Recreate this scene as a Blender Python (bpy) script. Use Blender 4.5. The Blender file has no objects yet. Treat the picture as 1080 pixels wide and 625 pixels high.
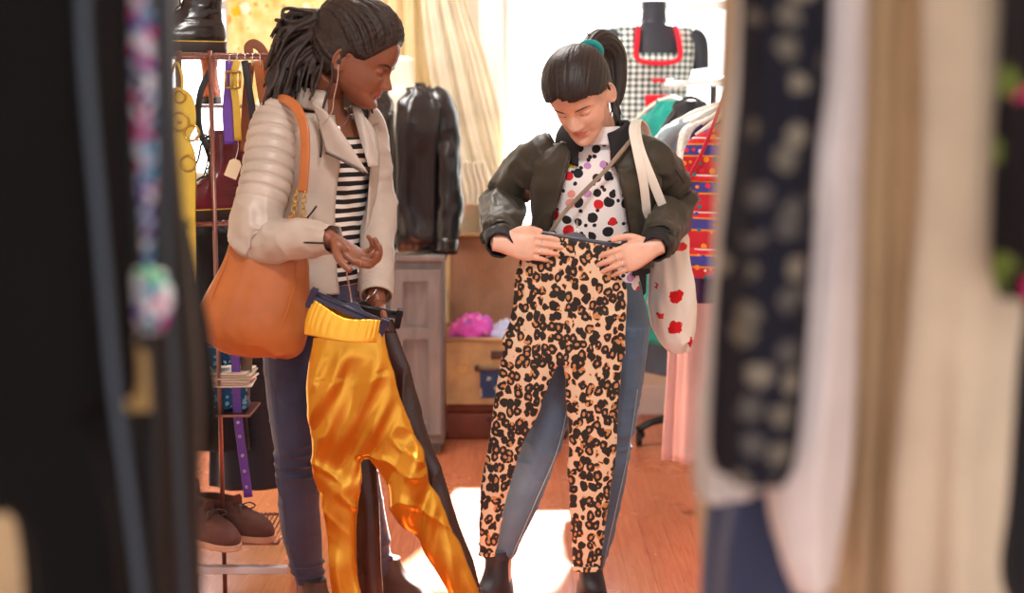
import bpy, bmesh, math, random
import numpy as np
from mathutils import Vector, Matrix

random.seed(7)
SC = bpy.context.scene
COL = SC.collection
R = math.radians

# ------------------------------------------------------------------ camera
FPX, PITCH, CAMH = 1500.0, R(7.8), 1.45

def P(px, py, Y):
    """World point at distance Y that the photograph shows at pixel (px, py)."""
    dx = (px - 540.0) / FPX
    dy = (312.5 - py) / FPX
    d = np.array([dx, math.cos(PITCH) + dy * math.sin(PITCH), -math.sin(PITCH) + dy * math.cos(PITCH)])
    return np.array([0, 0, CAMH]) + d * (Y / d[1])

def make_camera():
    cd = bpy.data.cameras.new('camera')
    cd.lens, cd.sensor_width = 50.0, 36.0
    cd.clip_start, cd.clip_end = 0.05, 200
    cd.dof.use_dof = True
    cd.dof.focus_distance = 3.82
    cd.dof.aperture_fstop = 2.1
    co = bpy.data.objects.new('camera', cd)
    co.location = (0, 0, CAMH)
    co.rotation_euler = (math.pi / 2 - PITCH, 0, 0)
    COL.objects.link(co)
    SC.camera = co

# ------------------------------------------------------------------ numeric helpers
def A(*v):
    return np.array(v, dtype=float)

def nrm(v):
    v = np.asarray(v, float)
    l = np.linalg.norm(v, axis=-1, keepdims=True)
    return v / np.maximum(l, 1e-9)

def _h(ix, iy, iz):
    n = (ix * 374761393 + iy * 668265263 + iz * 2147483647) & 0xffffffff
    n = ((n ^ (n >> 13)) * 1274126177) & 0xffffffff
    n = ((n ^ (n >> 16)) * 2246822519) & 0xffffffff
    return ((n ^ (n >> 15)) & 0xffff) / 32767.5 - 1.0

def vn(p):
    """smooth value noise, p (...,3) -> (...)"""
    p = np.asarray(p, float)
    i = np.floor(p).astype(np.int64)
    f = p - i
    f = f * f * f * (f * (f * 6 - 15) + 10)
    r = 0
    for a in (0, 1):
        for b in (0, 1):
            for c in (0, 1):
                w = (f[..., 0] if a else 1 - f[..., 0]) * (f[..., 1] if b else 1 - f[..., 1]) * (f[..., 2] if c else 1 - f[..., 2])
                r = r + w * _h(i[..., 0] + a, i[..., 1] + b, i[..., 2] + c)
    return r

def fbm(p, o=3):
    p = np.asarray(p, float)
    r, a = 0, 1.0
    for k in range(o):
        r = r + a * vn(p * 2 ** k + 17.3 * k)
        a *= .5
    return r

def ridge(p):
    return (1 - np.abs(vn(p))) ** 3

def sstep(x, a, b):
    t = np.clip((np.asarray(x, float) - a) / (b - a), 0, 1)
    return t * t * (3 - 2 * t)

def gs(x, m, s):
    return np.exp(-((x - m) / s) ** 2)

def interp(x, xs, ys):
    return np.interp(x, xs, ys)

def cr(pts, m):
    """Catmull-Rom through rows of pts, m steps a segment"""
    p = np.asarray(pts, float)
    if p.ndim == 1:
        p = p[:, None]
    n = len(p)
    if n == 2:
        t = np.linspace(0, 1, m + 1)[:, None]
        return p[0] * (1 - t) + p[1] * t
    q = np.vstack([2 * p[0] - p[1], p, 2 * p[-1] - p[-2]])
    out = []
    for i in range(n - 1):
        a, b, c, d = q[i:i + 4]
        for k in range(m):
            t = k / m
            out.append(.5 * ((2 * b) + (c - a) * t + (2 * a - 5 * b + 4 * c - d) * t * t + (3 * b - a - 3 * c + d) * t ** 3))
    out.append(p[-1])
    return np.array(out)

# ------------------------------------------------------------------ surfaces as grids: G[v][u] = point
def tube(pts, rad, n=16, m=6, up=(0, 0, 1), disp=None, square=2.0):
    pts = np.asarray(pts, float)
    rr = np.array([(r, r) if np.isscalar(r) else tuple(r) for r in rad], float)
    if len(rr) == 1:
        rr = np.repeat(rr, len(pts), 0)
    c = cr(pts, m)
    r = np.maximum(cr(rr, m), 1e-4)
    t = nrm(np.gradient(c, axis=0))
    up = np.asarray(up, float)
    s = np.cross(t[0], up)
    if np.linalg.norm(s) < 1e-3:
        s = np.cross(t[0], A(1, .1, 0))
    s = nrm(s)
    th = np.linspace(0, 2 * math.pi, n, endpoint=False)
    ct, st = np.cos(th), np.sin(th)
    if square != 2.0:
        e = 2.0 / square
        ct, st = np.sign(ct) * np.abs(ct) ** e, np.sign(st) * np.abs(st) ** e
    G = np.zeros((len(c), n, 3))
    for i in range(len(c)):
        s = s - t[i] * np.dot(s, t[i])
        s = nrm(s)
        v = np.cross(s, t[i])
        G[i] = c[i] + s * (r[i, 0] * ct)[:, None] + v * (r[i, 1] * st)[:, None]
    if disp is not None:
        G = displace(G, disp, True)
    return G

def loft(secs, n=48, m=6, a0=0.0, a1=2 * math.pi, closed=True, disp=None):
    """secs: (centre, forward, lateral, r_forward, r_lateral[, r_back])"""
    C = cr([s[0] for s in secs], m)
    Fw = nrm(cr([nrm(s[1]) for s in secs], m))
    La = nrm(cr([nrm(s[2]) for s in secs], m))
    RR = cr([(s[3], s[4], s[5] if len(s) > 5 else s[3]) for s in secs], m)
    th = np.linspace(a0, a1, n, endpoint=not closed)
    G = np.zeros((len(C), n, 3))
    ct, st = np.cos(th), np.sin(th)
    for i in range(len(C)):
        f = np.where(ct > 0, RR[i, 0], RR[i, 2]) * ct
        G[i] = C[i] + Fw[i] * f[:, None] + La[i] * (RR[i, 1] * st)[:, None]
    if disp is not None:
        G = displace(G, disp, closed)
    return G

def gnormals(G, closed):
    if closed:
        du = np.roll(G, -1, 1) - np.roll(G, 1, 1)
    else:
        du = np.gradient(G, axis=1)
    dv = np.gradient(G, axis=0)
    nn = nrm(np.cross(du, dv))
    cen = G.mean(axis=1, keepdims=True)
    if closed and np.mean(np.sum(nn * (G - cen), -1)) < 0:
        nn = -nn
    return nn

def displace(G, fn, closed=True):
    nv, nu = G.shape[:2]
    S, T = np.meshgrid(np.linspace(0, 1, nv), np.arange(nu) / (nu if closed else nu - 1), indexing='ij')
    return G + gnormals(G, closed) * fn(S, T, G)[..., None]

def wrap(S, T, fs, ft=1.0, off=0.0):
    """seamless noise coordinate of a tube"""
    a = T * 2 * math.pi
    return np.stack([S * fs + off, np.cos(a) * ft + off * 1.7, np.sin(a) * ft - off], -1)

def gridmesh(G, closed=True, caps=True):
    nv, nu = G.shape[:2]
    V = G.reshape(-1, 3)
    iu = np.arange(nu if closed else nu - 1)
    ju = (iu + 1) % nu
    F = []
    for i in range(nv - 1):
        a, b = i * nu, (i + 1) * nu
        F.append(np.stack([a + iu, a + ju, b + ju, b + iu], 1))
    F = np.vstack(F).tolist()
    if caps and closed:
        V = np.vstack([V, G[0].mean(0), G[-1].mean(0)])
        k = nv * nu
        for u in range(nu):
            w = (u + 1) % nu
            F.append([k, w, u])
            F.append([k + 1, (nv - 1) * nu + u, (nv - 1) * nu + w])
    return V, F

def slab(G, th, closed=False):
    """a sheet G given a real thickness (closed=True: an open-ended sleeve)"""
    nn = gnormals(G, closed)
    B = G - nn * th
    nv, nu = G.shape[:2]
    V = np.vstack([G.reshape(-1, 3), B.reshape(-1, 3)])
    off = nv * nu
    F = []
    nuu = nu if closed else nu - 1
    for i in range(nv - 1):
        for u in range(nuu):
            w = (u + 1) % nu
            a, b, c, d = i * nu + u, i * nu + w, (i + 1) * nu + w, (i + 1) * nu + u
            F.append([a, b, c, d])
            F.append([d + off, c + off, b + off, a + off])
    for u in range(nuu):
        w = (u + 1) % nu
        F.append([u, w, w + off, u + off][::-1])
        e = (nv - 1) * nu
        F.append([e + u, e + w, e + w + off, e + u + off])
    if not closed:
        for i in range(nv - 1):
            a, d = i * nu, (i + 1) * nu
            F.append([a, d, d + off, a + off])
            a, d = a + nu - 1, d + nu - 1
            F.append([a, d, d + off, a + off][::-1])
    return V, F

def ellipsoid(c, r, M=None, n=24, m=14):
    ph = np.linspace(0.02, math.pi - 0.02, m)
    th = np.linspace(0, 2 * math.pi, n, endpoint=False)
    G = np.zeros((m, n, 3))
    for i, p in enumerate(ph):
        G[i] = np.stack([math.sin(p) * np.cos(th) * r[0], math.sin(p) * np.sin(th) * r[1], np.full(n, math.cos(p) * r[2])], -1)
    if M is not None:
        G = G @ np.asarray(M).T
    return G + np.asarray(c, float)

def join(parts):
    V, F, k = [], [], 0
    for v, f in parts:
        V.append(np.asarray(v))
        F += [[i + k for i in q] for q in f]
        k += len(v)
    return np.vstack(V), F

def rotz(a):
    c, s = math.cos(a), math.sin(a)
    return np.array([[c, -s, 0], [s, c, 0], [0, 0, 1]])

def box(c, s, M=None, bev=0.0, seg=2):
    """bevelled box -> (V,F); c centre, s full size, M 3x3"""
    bm = bmesh.new()
    bmesh.ops.create_cube(bm, size=1)
    for v in bm.verts:
        v.co = Vector((v.co.x * s[0], v.co.y * s[1], v.co.z * s[2]))
    if bev > 0:
        bmesh.ops.bevel(bm, geom=list(bm.edges), offset=min(bev, min(s) * .45), segments=seg, affect='EDGES', profile=.5)
    bm.verts.ensure_lookup_table()
    V = np.array([v.co[:] for v in bm.verts])
    F = [[v.index for v in f.verts] for f in bm.faces]
    bm.free()
    if M is not None:
        V = V @ np.asarray(M).T
    return V + np.asarray(c, float), F

def lathe(prof, c, n=32, axis=None):
    """prof: [(r,z)...]"""
    th = np.linspace(0, 2 * math.pi, n, endpoint=False)
    G = np.array([[(r * math.cos(t), r * math.sin(t), z) for t in th] for r, z in prof], float)
    if axis is not None:
        G = G @ np.asarray(axis).T
    return G + np.asarray(c, float)

def prism(poly, c, u, v, w, th):
    """outline poly [(a,b)] in the plane u,v at c, given thickness th along w"""
    c, u, v, w = (np.asarray(q, float) for q in (c, u, v, w))
    n = len(poly)
    top = [c + u * a + v * b + w * th / 2 for a, b in poly]
    bot = [c + u * a + v * b - w * th / 2 for a, b in poly]
    F = [list(range(n)), list(range(2 * n - 1, n - 1, -1))]
    for i in range(n):
        j = (i + 1) % n
        F.append([i, i + n, j + n, j])
    return np.array(top + bot), F

def ring(c, u, v, r, tr, n=24, k=8):
    c, u, v = (np.asarray(q, float) for q in (c, u, v))
    w = np.cross(u, v)
    th = np.linspace(0, 2 * math.pi, n, endpoint=False)
    G = np.zeros((n + 1, k, 3))
    for i in range(n + 1):
        t = th[i % n]
        d = u * math.cos(t) + v * math.sin(t)
        for j in range(k):
            p = 2 * math.pi * j / k
            G[i, j] = c + d * (r + tr * math.cos(p)) + w * tr * math.sin(p)
    V, F = gridmesh(G[:-1], True, False)
    for j in range(k):
        F.append([(n - 1) * k + j, (n - 1) * k + (j + 1) % k, (j + 1) % k, j])
    return V, F

# ------------------------------------------------------------------ objects
def parent_to(o, p):
    if p is not None:
        o.parent = p
        o.matrix_parent_inverse = world_of(p).inverted()

def world_of(o):
    M = Matrix.LocRotScale(o.location, o.rotation_euler, o.scale)
    if o.parent is not None:
        M = world_of(o.parent) @ o.matrix_parent_inverse @ M
    return M

def mesh_obj(name, vf, mat, parent=None, smooth=True, uv=None, angle=None, origin=True):
    V, F = vf
    V = np.asarray(V, float)
    o0 = A(0, 0, 0)
    if origin:
        o0 = (V.min(0) + V.max(0)) / 2
        o0[2] = V[:, 2].min()
    me = bpy.data.meshes.new(name)
    me.from_pydata((V - o0).tolist(), [], F)
    bm = bmesh.new()
    bm.from_mesh(me)
    bmesh.ops.recalc_face_normals(bm, faces=bm.faces)
    bm.to_mesh(me)
    bm.free()
    me.polygons.foreach_set('use_smooth', [smooth] * len(me.polygons))
    if smooth and angle:
        me.set_sharp_from_angle(angle=R(angle))
    for m in (mat if isinstance(mat, (list, tuple)) else [mat]):
        me.materials.append(m)
    ob = bpy.data.objects.new(name, me)
    ob.location = o0
    COL.objects.link(ob)
    parent_to(ob, parent)
    return ob

def remesh_obj(name, parts, voxel, mat, parent=None, smooth=6, disp=None, origin=True):
    """union of closed pieces as ONE continuous skin"""
    V, F = join(parts)
    me = bpy.data.meshes.new('t')
    me.from_pydata(np.asarray(V).tolist(), [], F)
    bm = bmesh.new(); bm.from_mesh(me)
    bmesh.ops.recalc_face_normals(bm, faces=bm.faces)
    bm.to_mesh(me); bm.free()
    t = bpy.data.objects.new('t', me)
    COL.objects.link(t)
    md = t.modifiers.new('r', 'REMESH')
    md.mode, md.voxel_size = 'VOXEL', voxel
    if smooth:
        s = t.modifiers.new('s', 'SMOOTH')
        s.factor, s.iterations = .5, smooth
    dg = bpy.context.evaluated_depsgraph_get()
    ev = t.evaluated_get(dg)
    new = bpy.data.meshes.new_from_object(ev)
    bpy.data.objects.remove(t)
    n = len(new.vertices)
    co = np.empty(n * 3); new.vertices.foreach_get('co', co); co = co.reshape(-1, 3)
    if disp is not None:
        no = np.empty(n * 3); new.vertices.foreach_get('normal', no); no = no.reshape(-1, 3)
        co = co + no * disp(co, no)[:, None]
    o0 = (co.min(0) + co.max(0)) / 2
    o0[2] = co[:, 2].min()
    new.vertices.foreach_set('co', (co - o0).ravel())
    new.update()
    new.materials.clear()
    for m in (mat if isinstance(mat, (list, tuple)) else [mat]):
        new.materials.append(m)
    new.polygons.foreach_set('use_smooth', [True] * len(new.polygons))
    new.name = name
    ob = bpy.data.objects.new(name, new)
    ob.location = o0
    COL.objects.link(ob)
    parent_to(ob, parent)
    return ob

def tag(o, label, cat, group=None, kind=None):
    if label:
        o['label'] = label
    if cat:
        o['category'] = cat
    if group:
        o['group'] = group
    if kind:
        o['kind'] = kind
    return o

def thing(name, label, cat, loc, group=None):
    o = bpy.data.objects.new(name, None)
    o.empty_display_size = .05
    o.location = tuple(float(x) for x in loc)
    COL.objects.link(o)
    return tag(o, label, cat, group)

def struct(name, vf, mat, smooth=False):
    o = mesh_obj(name, vf, mat, None, smooth)
    o['kind'] = 'structure'
    return o

# ------------------------------------------------------------------ materials
def lin(c):
    return tuple(((x / 255) / 12.92 if x / 255 <= .04045 else ((x / 255 + .055) / 1.055) ** 2.4) for x in c) + (1.0,)

class NT:
    def __init__(self, name):
        self.m = bpy.data.materials.new(name)
        self.m.use_nodes = True
        self.t = self.m.node_tree
        self.b = self.t.nodes['Principled BSDF']
        self.out = self.t.nodes['Material Output']
    def n(self, kind, **kw):
        x = self.t.nodes.new(kind)
        for k, v in kw.items():
            if k.startswith('i_'):
                x.inputs[k[2:].replace('_', ' ')].default_value = v
            else:
                setattr(x, k, v)
        return x
    def l(self, a, b):
        self.t.links.new(a, b)
    def coord(self, out='Object', scale=(1, 1, 1), rot=(0, 0, 0), loc=(0, 0, 0)):
        tc = self.n('ShaderNodeTexCoord')
        mp = self.n('ShaderNodeMapping')
        mp.inputs['Scale'].default_value = scale
        mp.inputs['Rotation'].default_value = rot
        mp.inputs['Location'].default_value = loc
        self.l(tc.outputs[out], mp.inputs['Vector'])
        return mp.outputs[0]
    def math(self, op, a, b=None, c=None):
        x = self.n('ShaderNodeMath', operation=op)
        for k, v in enumerate((a, b, c)):
            if v is None:
                continue
            if isinstance(v, (int, float)):
                x.inputs[k].default_value = v
            else:
                self.l(v, x.inputs[k])
        return x.outputs[0]
    def mix(self, f, a, b, bt='MIX'):
        x = self.n('ShaderNodeMix', data_type='RGBA', blend_type=bt)
        for s, v in ((x.inputs['Factor'], f), (x.inputs[6], a), (x.inputs[7], b)):
            if isinstance(v, (int, float)):
                s.default_value = v
            elif isinstance(v, tuple):
                s.default_value = v if len(v) == 4 else lin(v)
            else:
                self.l(v, s)
        return x.outputs[2]
    def noise(self, vec, scale, detail=3, rough=.55, dist=0):
        x = self.n('ShaderNodeTexNoise')
        x.inputs['Scale'].default_value = scale
        x.inputs['Detail'].default_value = detail
        x.inputs['Roughness'].default_value = rough
        x.inputs['Distortion'].default_value = dist
        self.l(vec, x.inputs['Vector'])
        return x.outputs[0]
    def vor(self, vec, scale, feature='F1', dim='3D', rand=1.0, out='Distance'):
        x = self.n('ShaderNodeTexVoronoi', feature=feature, voronoi_dimensions=dim)
        x.inputs['Scale'].default_value = scale
        x.inputs['Randomness'].default_value = rand
        self.l(vec, x.inputs['Vector'])
        return x
    def ramp(self, f, stops, interp='LINEAR'):
        x = self.n('ShaderNodeValToRGB')
        x.color_ramp.interpolation = interp
        e = x.color_ramp.elements
        while len(e) < len(stops):
            e.new(.5)
        for k, (p, c) in enumerate(stops):
            e[k].position = p
            e[k].color = c if len(c) == 4 else lin(c)
        self.l(f, x.inputs[0])
        return x.outputs[0]
    def bump(self, h, strength=.3, dist=.002):
        x = self.n('ShaderNodeBump')
        x.inputs['Strength'].default_value = strength
        x.inputs['Distance'].default_value = dist
        self.l(h, x.inputs['Height'])
        if self.b.inputs['Normal'].is_linked:
            self.l(self.b.inputs['Normal'].links[0].from_socket, x.inputs['Normal'])
        self.l(x.outputs[0], self.b.inputs['Normal'])
    def col(self, s):
        if isinstance(s, tuple):
            self.b.inputs['Base Color'].default_value = s if len(s) == 4 else lin(s)
        else:
            self.l(s, self.b.inputs['Base Color'])
    def set(self, **kw):
        for k, v in kw.items():
            self.b.inputs[k.replace('_', ' ')].default_value = v
        return self

def simple(name, rgb, rough=.5, metal=0.0, spec=.5, var=.0, vscale=8, bump=0, bscale=60, bdist=.002, sheen=0, coat=0):
    N = NT(name)
    N.set(Roughness=rough, Metallic=metal)
    N.b.inputs['Specular IOR Level'].default_value = spec
    if sheen:
        N.b.inputs['Sheen Weight'].default_value = sheen
        N.b.inputs['Sheen Roughness'].default_value = .5
    if coat:
        N.b.inputs['Coat Weight'].default_value = coat
        N.b.inputs['Coat Roughness'].default_value = .1
    c = N.coord()
    if var:
        f = N.noise(c, vscale, 4)
        d = tuple(max(0, x * (1 - var)) for x in rgb)
        e = tuple(min(255, x * (1 + var)) for x in rgb)
        N.col(N.ramp(f, [(.3, d), (.7, e)]))
    else:
        N.col(tuple(rgb))
    if bump:
        N.bump(N.noise(c, bscale, 4), bump, bdist)
    return N.m

def cloth(name, rgb, rough=.85, var=.12, weave=900, bump=.25, sheen=.2, vscale=9):
    """woven fabric: mottled colour, thread-scale bump"""
    N = NT(name)
    N.set(Roughness=rough)
    N.b.inputs['Specular IOR Level'].default_value = .25
    N.b.inputs['Sheen Weight'].default_value = sheen
    c = N.coord()
    f = N.noise(c, vscale, 4)
    N.col(N.ramp(f, [(.3, tuple(x * (1 - var) for x in rgb)), (.7, tuple(min(255, x * (1 + var)) for x in rgb))]))
    N.bump(N.noise(c, weave, 2), bump, .0006)
    return N.m

def leather(name, rgb, rough=.42, var=.1, bump=.25, grain=260, spec=.5, vscale=10):
    N = NT(name)
    N.set(Roughness=rough)
    N.b.inputs['Specular IOR Level'].default_value = spec
    c = N.coord()
    f = N.noise(c, vscale, 5)
    N.col(N.ramp(f, [(.3, tuple(x * (1 - var) for x in rgb)), (.7, tuple(min(255, x * (1 + var)) for x in rgb))]))
    v = N.vor(c, grain)
    N.bump(v.outputs['Distance'], bump, .0008)
    N.bump(N.noise(c, 28, 4), bump * .6, .003)
    return N.m
# ------------------------------------------------------------------ the scene's materials
def skin(name, rgb, rough=.42):
    N = NT(name)
    N.set(Roughness=rough)
    N.b.inputs['Subsurface Weight'].default_value = .12
    N.b.inputs['Subsurface Radius'].default_value = (.012, .005, .003)
    N.b.inputs['Subsurface Scale'].default_value = .6
    c = N.coord()
    f = N.noise(c, 22, 4)
    N.col(N.ramp(f, [(.3, tuple(x * .95 for x in rgb)), (.7, tuple(min(255, x * 1.05) for x in rgb))]))
    N.bump(N.noise(c, 420, 3), .12, .0006)
    return N.m

def hair_mat(name, rgb, rgb2, rough=.38, axis=(260, 260, 20)):
    N = NT(name)
    N.set(Roughness=rough)
    c = N.coord(scale=axis)
    f = N.noise(c, 1.0, 4)
    N.col(N.ramp(f, [(.3, rgb), (.75, rgb2)]))
    N.bump(f, .5, .002)
    return N.m

def stripes(name, a, b, period, frac=.5, scale=(0, 0, 1), rot=(0, 0, 0), rough=.8):
    N = NT(name)
    N.set(Roughness=rough)
    c = N.coord(rot=rot)
    sp = N.n('ShaderNodeSeparateXYZ'); N.l(c, sp.inputs[0])
    w = N.noise(c, 8, 2)
    z = N.math('ADD', N.math('MULTIPLY', sp.outputs[2], 1 / period), N.math('MULTIPLY', w, .5))
    fr = N.math('FRACT', z)
    N.col(N.mix(N.math('GREATER_THAN', fr, frac), a, b))
    N.bump(N.noise(c, 800, 2), .2, .0006)
    return N.m

def leopard_mat():
    N = NT('leopard_print')
    N.set(Roughness=.7)
    N.b.inputs['Sheen Weight'].default_value = .15
    c0 = N.coord(scale=(1, .35, .82))
    # bend the lookup a little so that no spot is round
    nz = N.n('ShaderNodeTexNoise'); nz.inputs['Scale'].default_value = 26; nz.inputs['Detail'].default_value = 2
    N.l(c0, nz.inputs['Vector'])
    av = N.n('ShaderNodeVectorMath', operation='MULTIPLY_ADD')
    N.l(nz.outputs['Color'], av.inputs[0]); av.inputs[1].default_value = (.022, .022, .022); N.l(c0, av.inputs[2])
    c = av.outputs[0]
    S = 47
    v = N.vor(c, S, rand=.75)
    d = v.outputs['Distance']
    n2 = N.noise(c, 95, 2)
    dd = N.math('ADD', d, N.math('MULTIPLY', N.math('SUBTRACT', n2, .5), .26))
    ringm = N.math('MULTIPLY', N.math('GREATER_THAN', dd, .215), N.math('LESS_THAN', dd, .535))
    # gaps in the rings, some cells solid
    gap = N.math('GREATER_THAN', N.noise(c, 52, 1), .34)
    ringm = N.math('MULTIPLY', ringm, gap)
    sp = N.n('ShaderNodeSeparateColor'); N.l(v.outputs['Color'], sp.inputs[0])
    solid = N.math('MULTIPLY', N.math('GREATER_THAN', sp.outputs[0], .84), N.math('LESS_THAN', dd, .40))
    blk = N.math('MAXIMUM', ringm, solid)
    core = N.math('LESS_THAN', dd, .57)
    base = N.mix(N.math('MULTIPLY', core, .85), (222, 196, 168), (186, 120, 66))
    halo = N.math('MULTIPLY', core, N.math('GREATER_THAN', dd, .3))
    base = N.mix(N.math('MULTIPLY', halo, .55), base, (214, 140, 70))
    N.col(N.mix(blk, base, (24, 18, 18)))
    N.bump(N.noise(c0, 900, 2), .2, .0005)
    return N.m

def dots_mat():
    N = NT('polka_dot_print')
    N.set(Roughness=.8)
    c0 = N.coord(scale=(1, 0, 1))
    nz = N.n('ShaderNodeTexNoise'); nz.inputs['Scale'].default_value = 16; nz.inputs['Detail'].default_value = 1
    N.l(c0, nz.inputs['Vector'])
    av = N.n('ShaderNodeVectorMath', operation='MULTIPLY_ADD')
    N.l(nz.outputs['Color'], av.inputs[0]); av.inputs[1].default_value = (.012, .0, .012); N.l(c0, av.inputs[2])
    c = av.outputs[0]
    s0 = N.n('ShaderNodeSeparateXYZ'); N.l(c, s0.inputs[0])
    cb = N.n('ShaderNodeCombineXYZ'); N.l(s0.outputs[0], cb.inputs[0]); N.l(s0.outputs[2], cb.inputs[1])
    c = cb.outputs[0]
    v = N.vor(c, 25, dim='2D', rand=.68)
    sp = N.n('ShaderNodeSeparateColor'); N.l(v.outputs['Color'], sp.inputs[0])
    rad = N.math('ADD', N.math('MULTIPLY', sp.outputs[1], .17), .23)
    m = N.math('LESS_THAN', v.outputs['Distance'], rad)
    dc = N.ramp(sp.outputs[0], [(0, (26, 26, 34)), (.56, (214, 28, 40)), (.69, (238, 214, 40)), (.80, (236, 160, 150)), (.90, (196, 140, 196))], 'CONSTANT')
    c1 = N.mix(m, (240, 236, 238), dc)
    # small dark dots between
    v2 = N.vor(c, 47, dim='2D', rand=.8)
    s2 = N.n('ShaderNodeSeparateColor'); N.l(v2.outputs['Color'], s2.inputs[0])
    m2 = N.math('MULTIPLY', N.math('LESS_THAN', v2.outputs['Distance'], .26), N.math('GREATER_THAN', s2.outputs[2], .62))
    m2 = N.math('MULTIPLY', m2, N.math('SUBTRACT', 1.0, m))
    N.col(N.mix(m2, c1, (26, 26, 34)))
    N.bump(N.noise(c0, 800, 2), .15, .0005)
    return N.m

def denim(name, rgb, light, rough=.8):
    N = NT(name)
    N.set(Roughness=rough)
    N.b.inputs['Sheen Weight'].default_value = .2
    c = N.coord()
    f = N.noise(c, 7, 5)
    tw = N.noise(N.coord(scale=(1400, 1400, 260), rot=(.5, .5, .6)), 1, 2)
    base = N.ramp(f, [(.3, rgb), (.75, light)])
    N.col(N.mix(N.math('MULTIPLY', tw, .35), base, tuple(min(255, x * 1.35) for x in light)))
    N.bump(tw, .25, .0006)
    return N.m

def wood_mat(name, a, b, scale=(1.2, 14, 14), rough=.4):
    N = NT(name)
    N.set(Roughness=rough)
    c = N.coord(scale=scale)
    f = N.noise(c, 2, 5, .6, 1.2)
    N.col(N.ramp(f, [(.3, a), (.7, b)]))
    N.bump(f, .15, .002)
    return N.m

def floor_mat():
    N = NT('wood_floor')
    N.set(Roughness=.3)
    c = N.coord(rot=(0, 0, math.pi / 2))
    br = N.n('ShaderNodeTexBrick')
    br.offset = .37
    br.inputs['Scale'].default_value = 1
    br.inputs['Brick Width'].default_value = 1.3
    br.inputs['Row Height'].default_value = .085
    br.inputs['Mortar Size'].default_value = .0016
    br.inputs['Bias'].default_value = 0
    br.inputs['Color1'].default_value = lin((184, 104, 74))
    br.inputs['Color2'].default_value = lin((164, 88, 62))
    br.inputs['Mortar'].default_value = lin((110, 58, 40))
    N.l(c, br.inputs['Vector'])
    g = N.noise(N.coord(scale=(26, 1.6, 1)), 3, 5, .6, .8)
    col = N.mix(.55, br.outputs['Color'], N.ramp(g, [(.25, (176, 92, 62)), (.75, (218, 136, 96))]), 'MIX')
    N.col(col)
    w = N.noise(N.coord(), 5, 4)
    N.l(N.ramp(w, [(.3, (.17,) * 3 + (1,)), (.75, (.32,) * 3 + (1,))]), N.b.inputs['Roughness'])
    N.bump(br.outputs['Fac'], -.25, .0015)
    N.bump(g, .08, .001)
    return N.m

def floral_mat():
    N = NT('yellow_floral_print')
    N.set(Roughness=.85)
    c = N.coord(scale=(1, .0, 1))
    v = N.vor(c, 10, rand=.8)
    v2 = N.vor(c, 21, rand=.9)
    n = N.noise(c, 40, 2)
    d = N.math('ADD', v.outputs['Distance'], N.math('MULTIPLY', N.math('SUBTRACT', n, .5), .35))
    base = N.ramp(N.noise(c, 14, 3), [(.35, (240, 224, 172)), (.7, (224, 188, 100))])
    petal = N.math('LESS_THAN', d, .34)
    heart = N.math('LESS_THAN', d, .14)
    sp = N.n('ShaderNodeSeparateColor'); N.l(v.outputs['Color'], sp.inputs[0])
    pc = N.ramp(sp.outputs[0], [(0, (232, 178, 20)), (.4, (246, 240, 222)), (.8, (214, 140, 26))], 'CONSTANT')
    hc = N.ramp(sp.outputs[1], [(0, (206, 140, 30)), (.5, (244, 190, 26))], 'CONSTANT')
    small = N.math('LESS_THAN', v2.outputs['Distance'], .22)
    x = N.mix(small, base, (218, 160, 60))
    x = N.mix(petal, x, pc)
    N.col(N.mix(heart, x, hc))
    return N.m

def gingham_mat():
    N = NT('gingham_check')
    N.set(Roughness=.8)
    c = N.coord()
    sp = N.n('ShaderNodeSeparateXYZ'); N.l(c, sp.inputs[0])
    p = 1 / .026
    a = N.math('GREATER_THAN', N.math('FRACT', N.math('MULTIPLY', sp.outputs[0], p)), .5)
    b = N.math('GREATER_THAN', N.math('FRACT', N.math('MULTIPLY', sp.outputs[2], p)), .5)
    s = N.math('MULTIPLY', N.math('ADD', a, b), .5)
    N.col(N.ramp(s, [(.0, (242, 244, 242)), (.5, (156, 174, 174)), (1.0, (44, 60, 66))]))
    return N.m

def banded_mat():
    """red cloth with bands of coloured embroidery"""
    N = NT('embroidered_bands')
    N.set(Roughness=.75)
    c = N.coord()
    sp = N.n('ShaderNodeSeparateXYZ'); N.l(c, sp.inputs[0])
    wob = N.math('MULTIPLY', N.noise(c, 9, 2), .05)
    z = N.math('ADD', N.math('MULTIPLY', sp.outputs[2], 1 / .115), wob)
    fr = N.math('FRACT', z)
    band = N.ramp(fr, [(0, (206, 34, 52)), (.30, (206, 34, 52)), (.31, (236, 150, 40)), (.36, (70, 70, 160)), (.62, (50, 60, 170)), (.63, (240, 150, 40)), (.68, (226, 40, 60)), (.8, (240, 226, 220)), (.84, (200, 30, 46))], 'CONSTANT')
    v = N.vor(N.coord(scale=(1, .3, 1)), 46, rand=.8)
    s2 = N.n('ShaderNodeSeparateColor'); N.l(v.outputs['Color'], s2.inputs[0])
    m = N.math('MULTIPLY', N.math('LESS_THAN', v.outputs['Distance'], .42), N.math('GREATER_THAN', s2.outputs[1], .3))
    fc = N.ramp(s2.outputs[0], [(0, (60, 70, 190)), (.25, (244, 160, 40)), (.5, (244, 236, 226)), (.68, (20, 130, 140)), (.84, (230, 40, 70))], 'CONSTANT')
    N.col(N.mix(m, band, fc))
    N.bump(v.outputs['Distance'], .4, .002)
    return N.m

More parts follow.
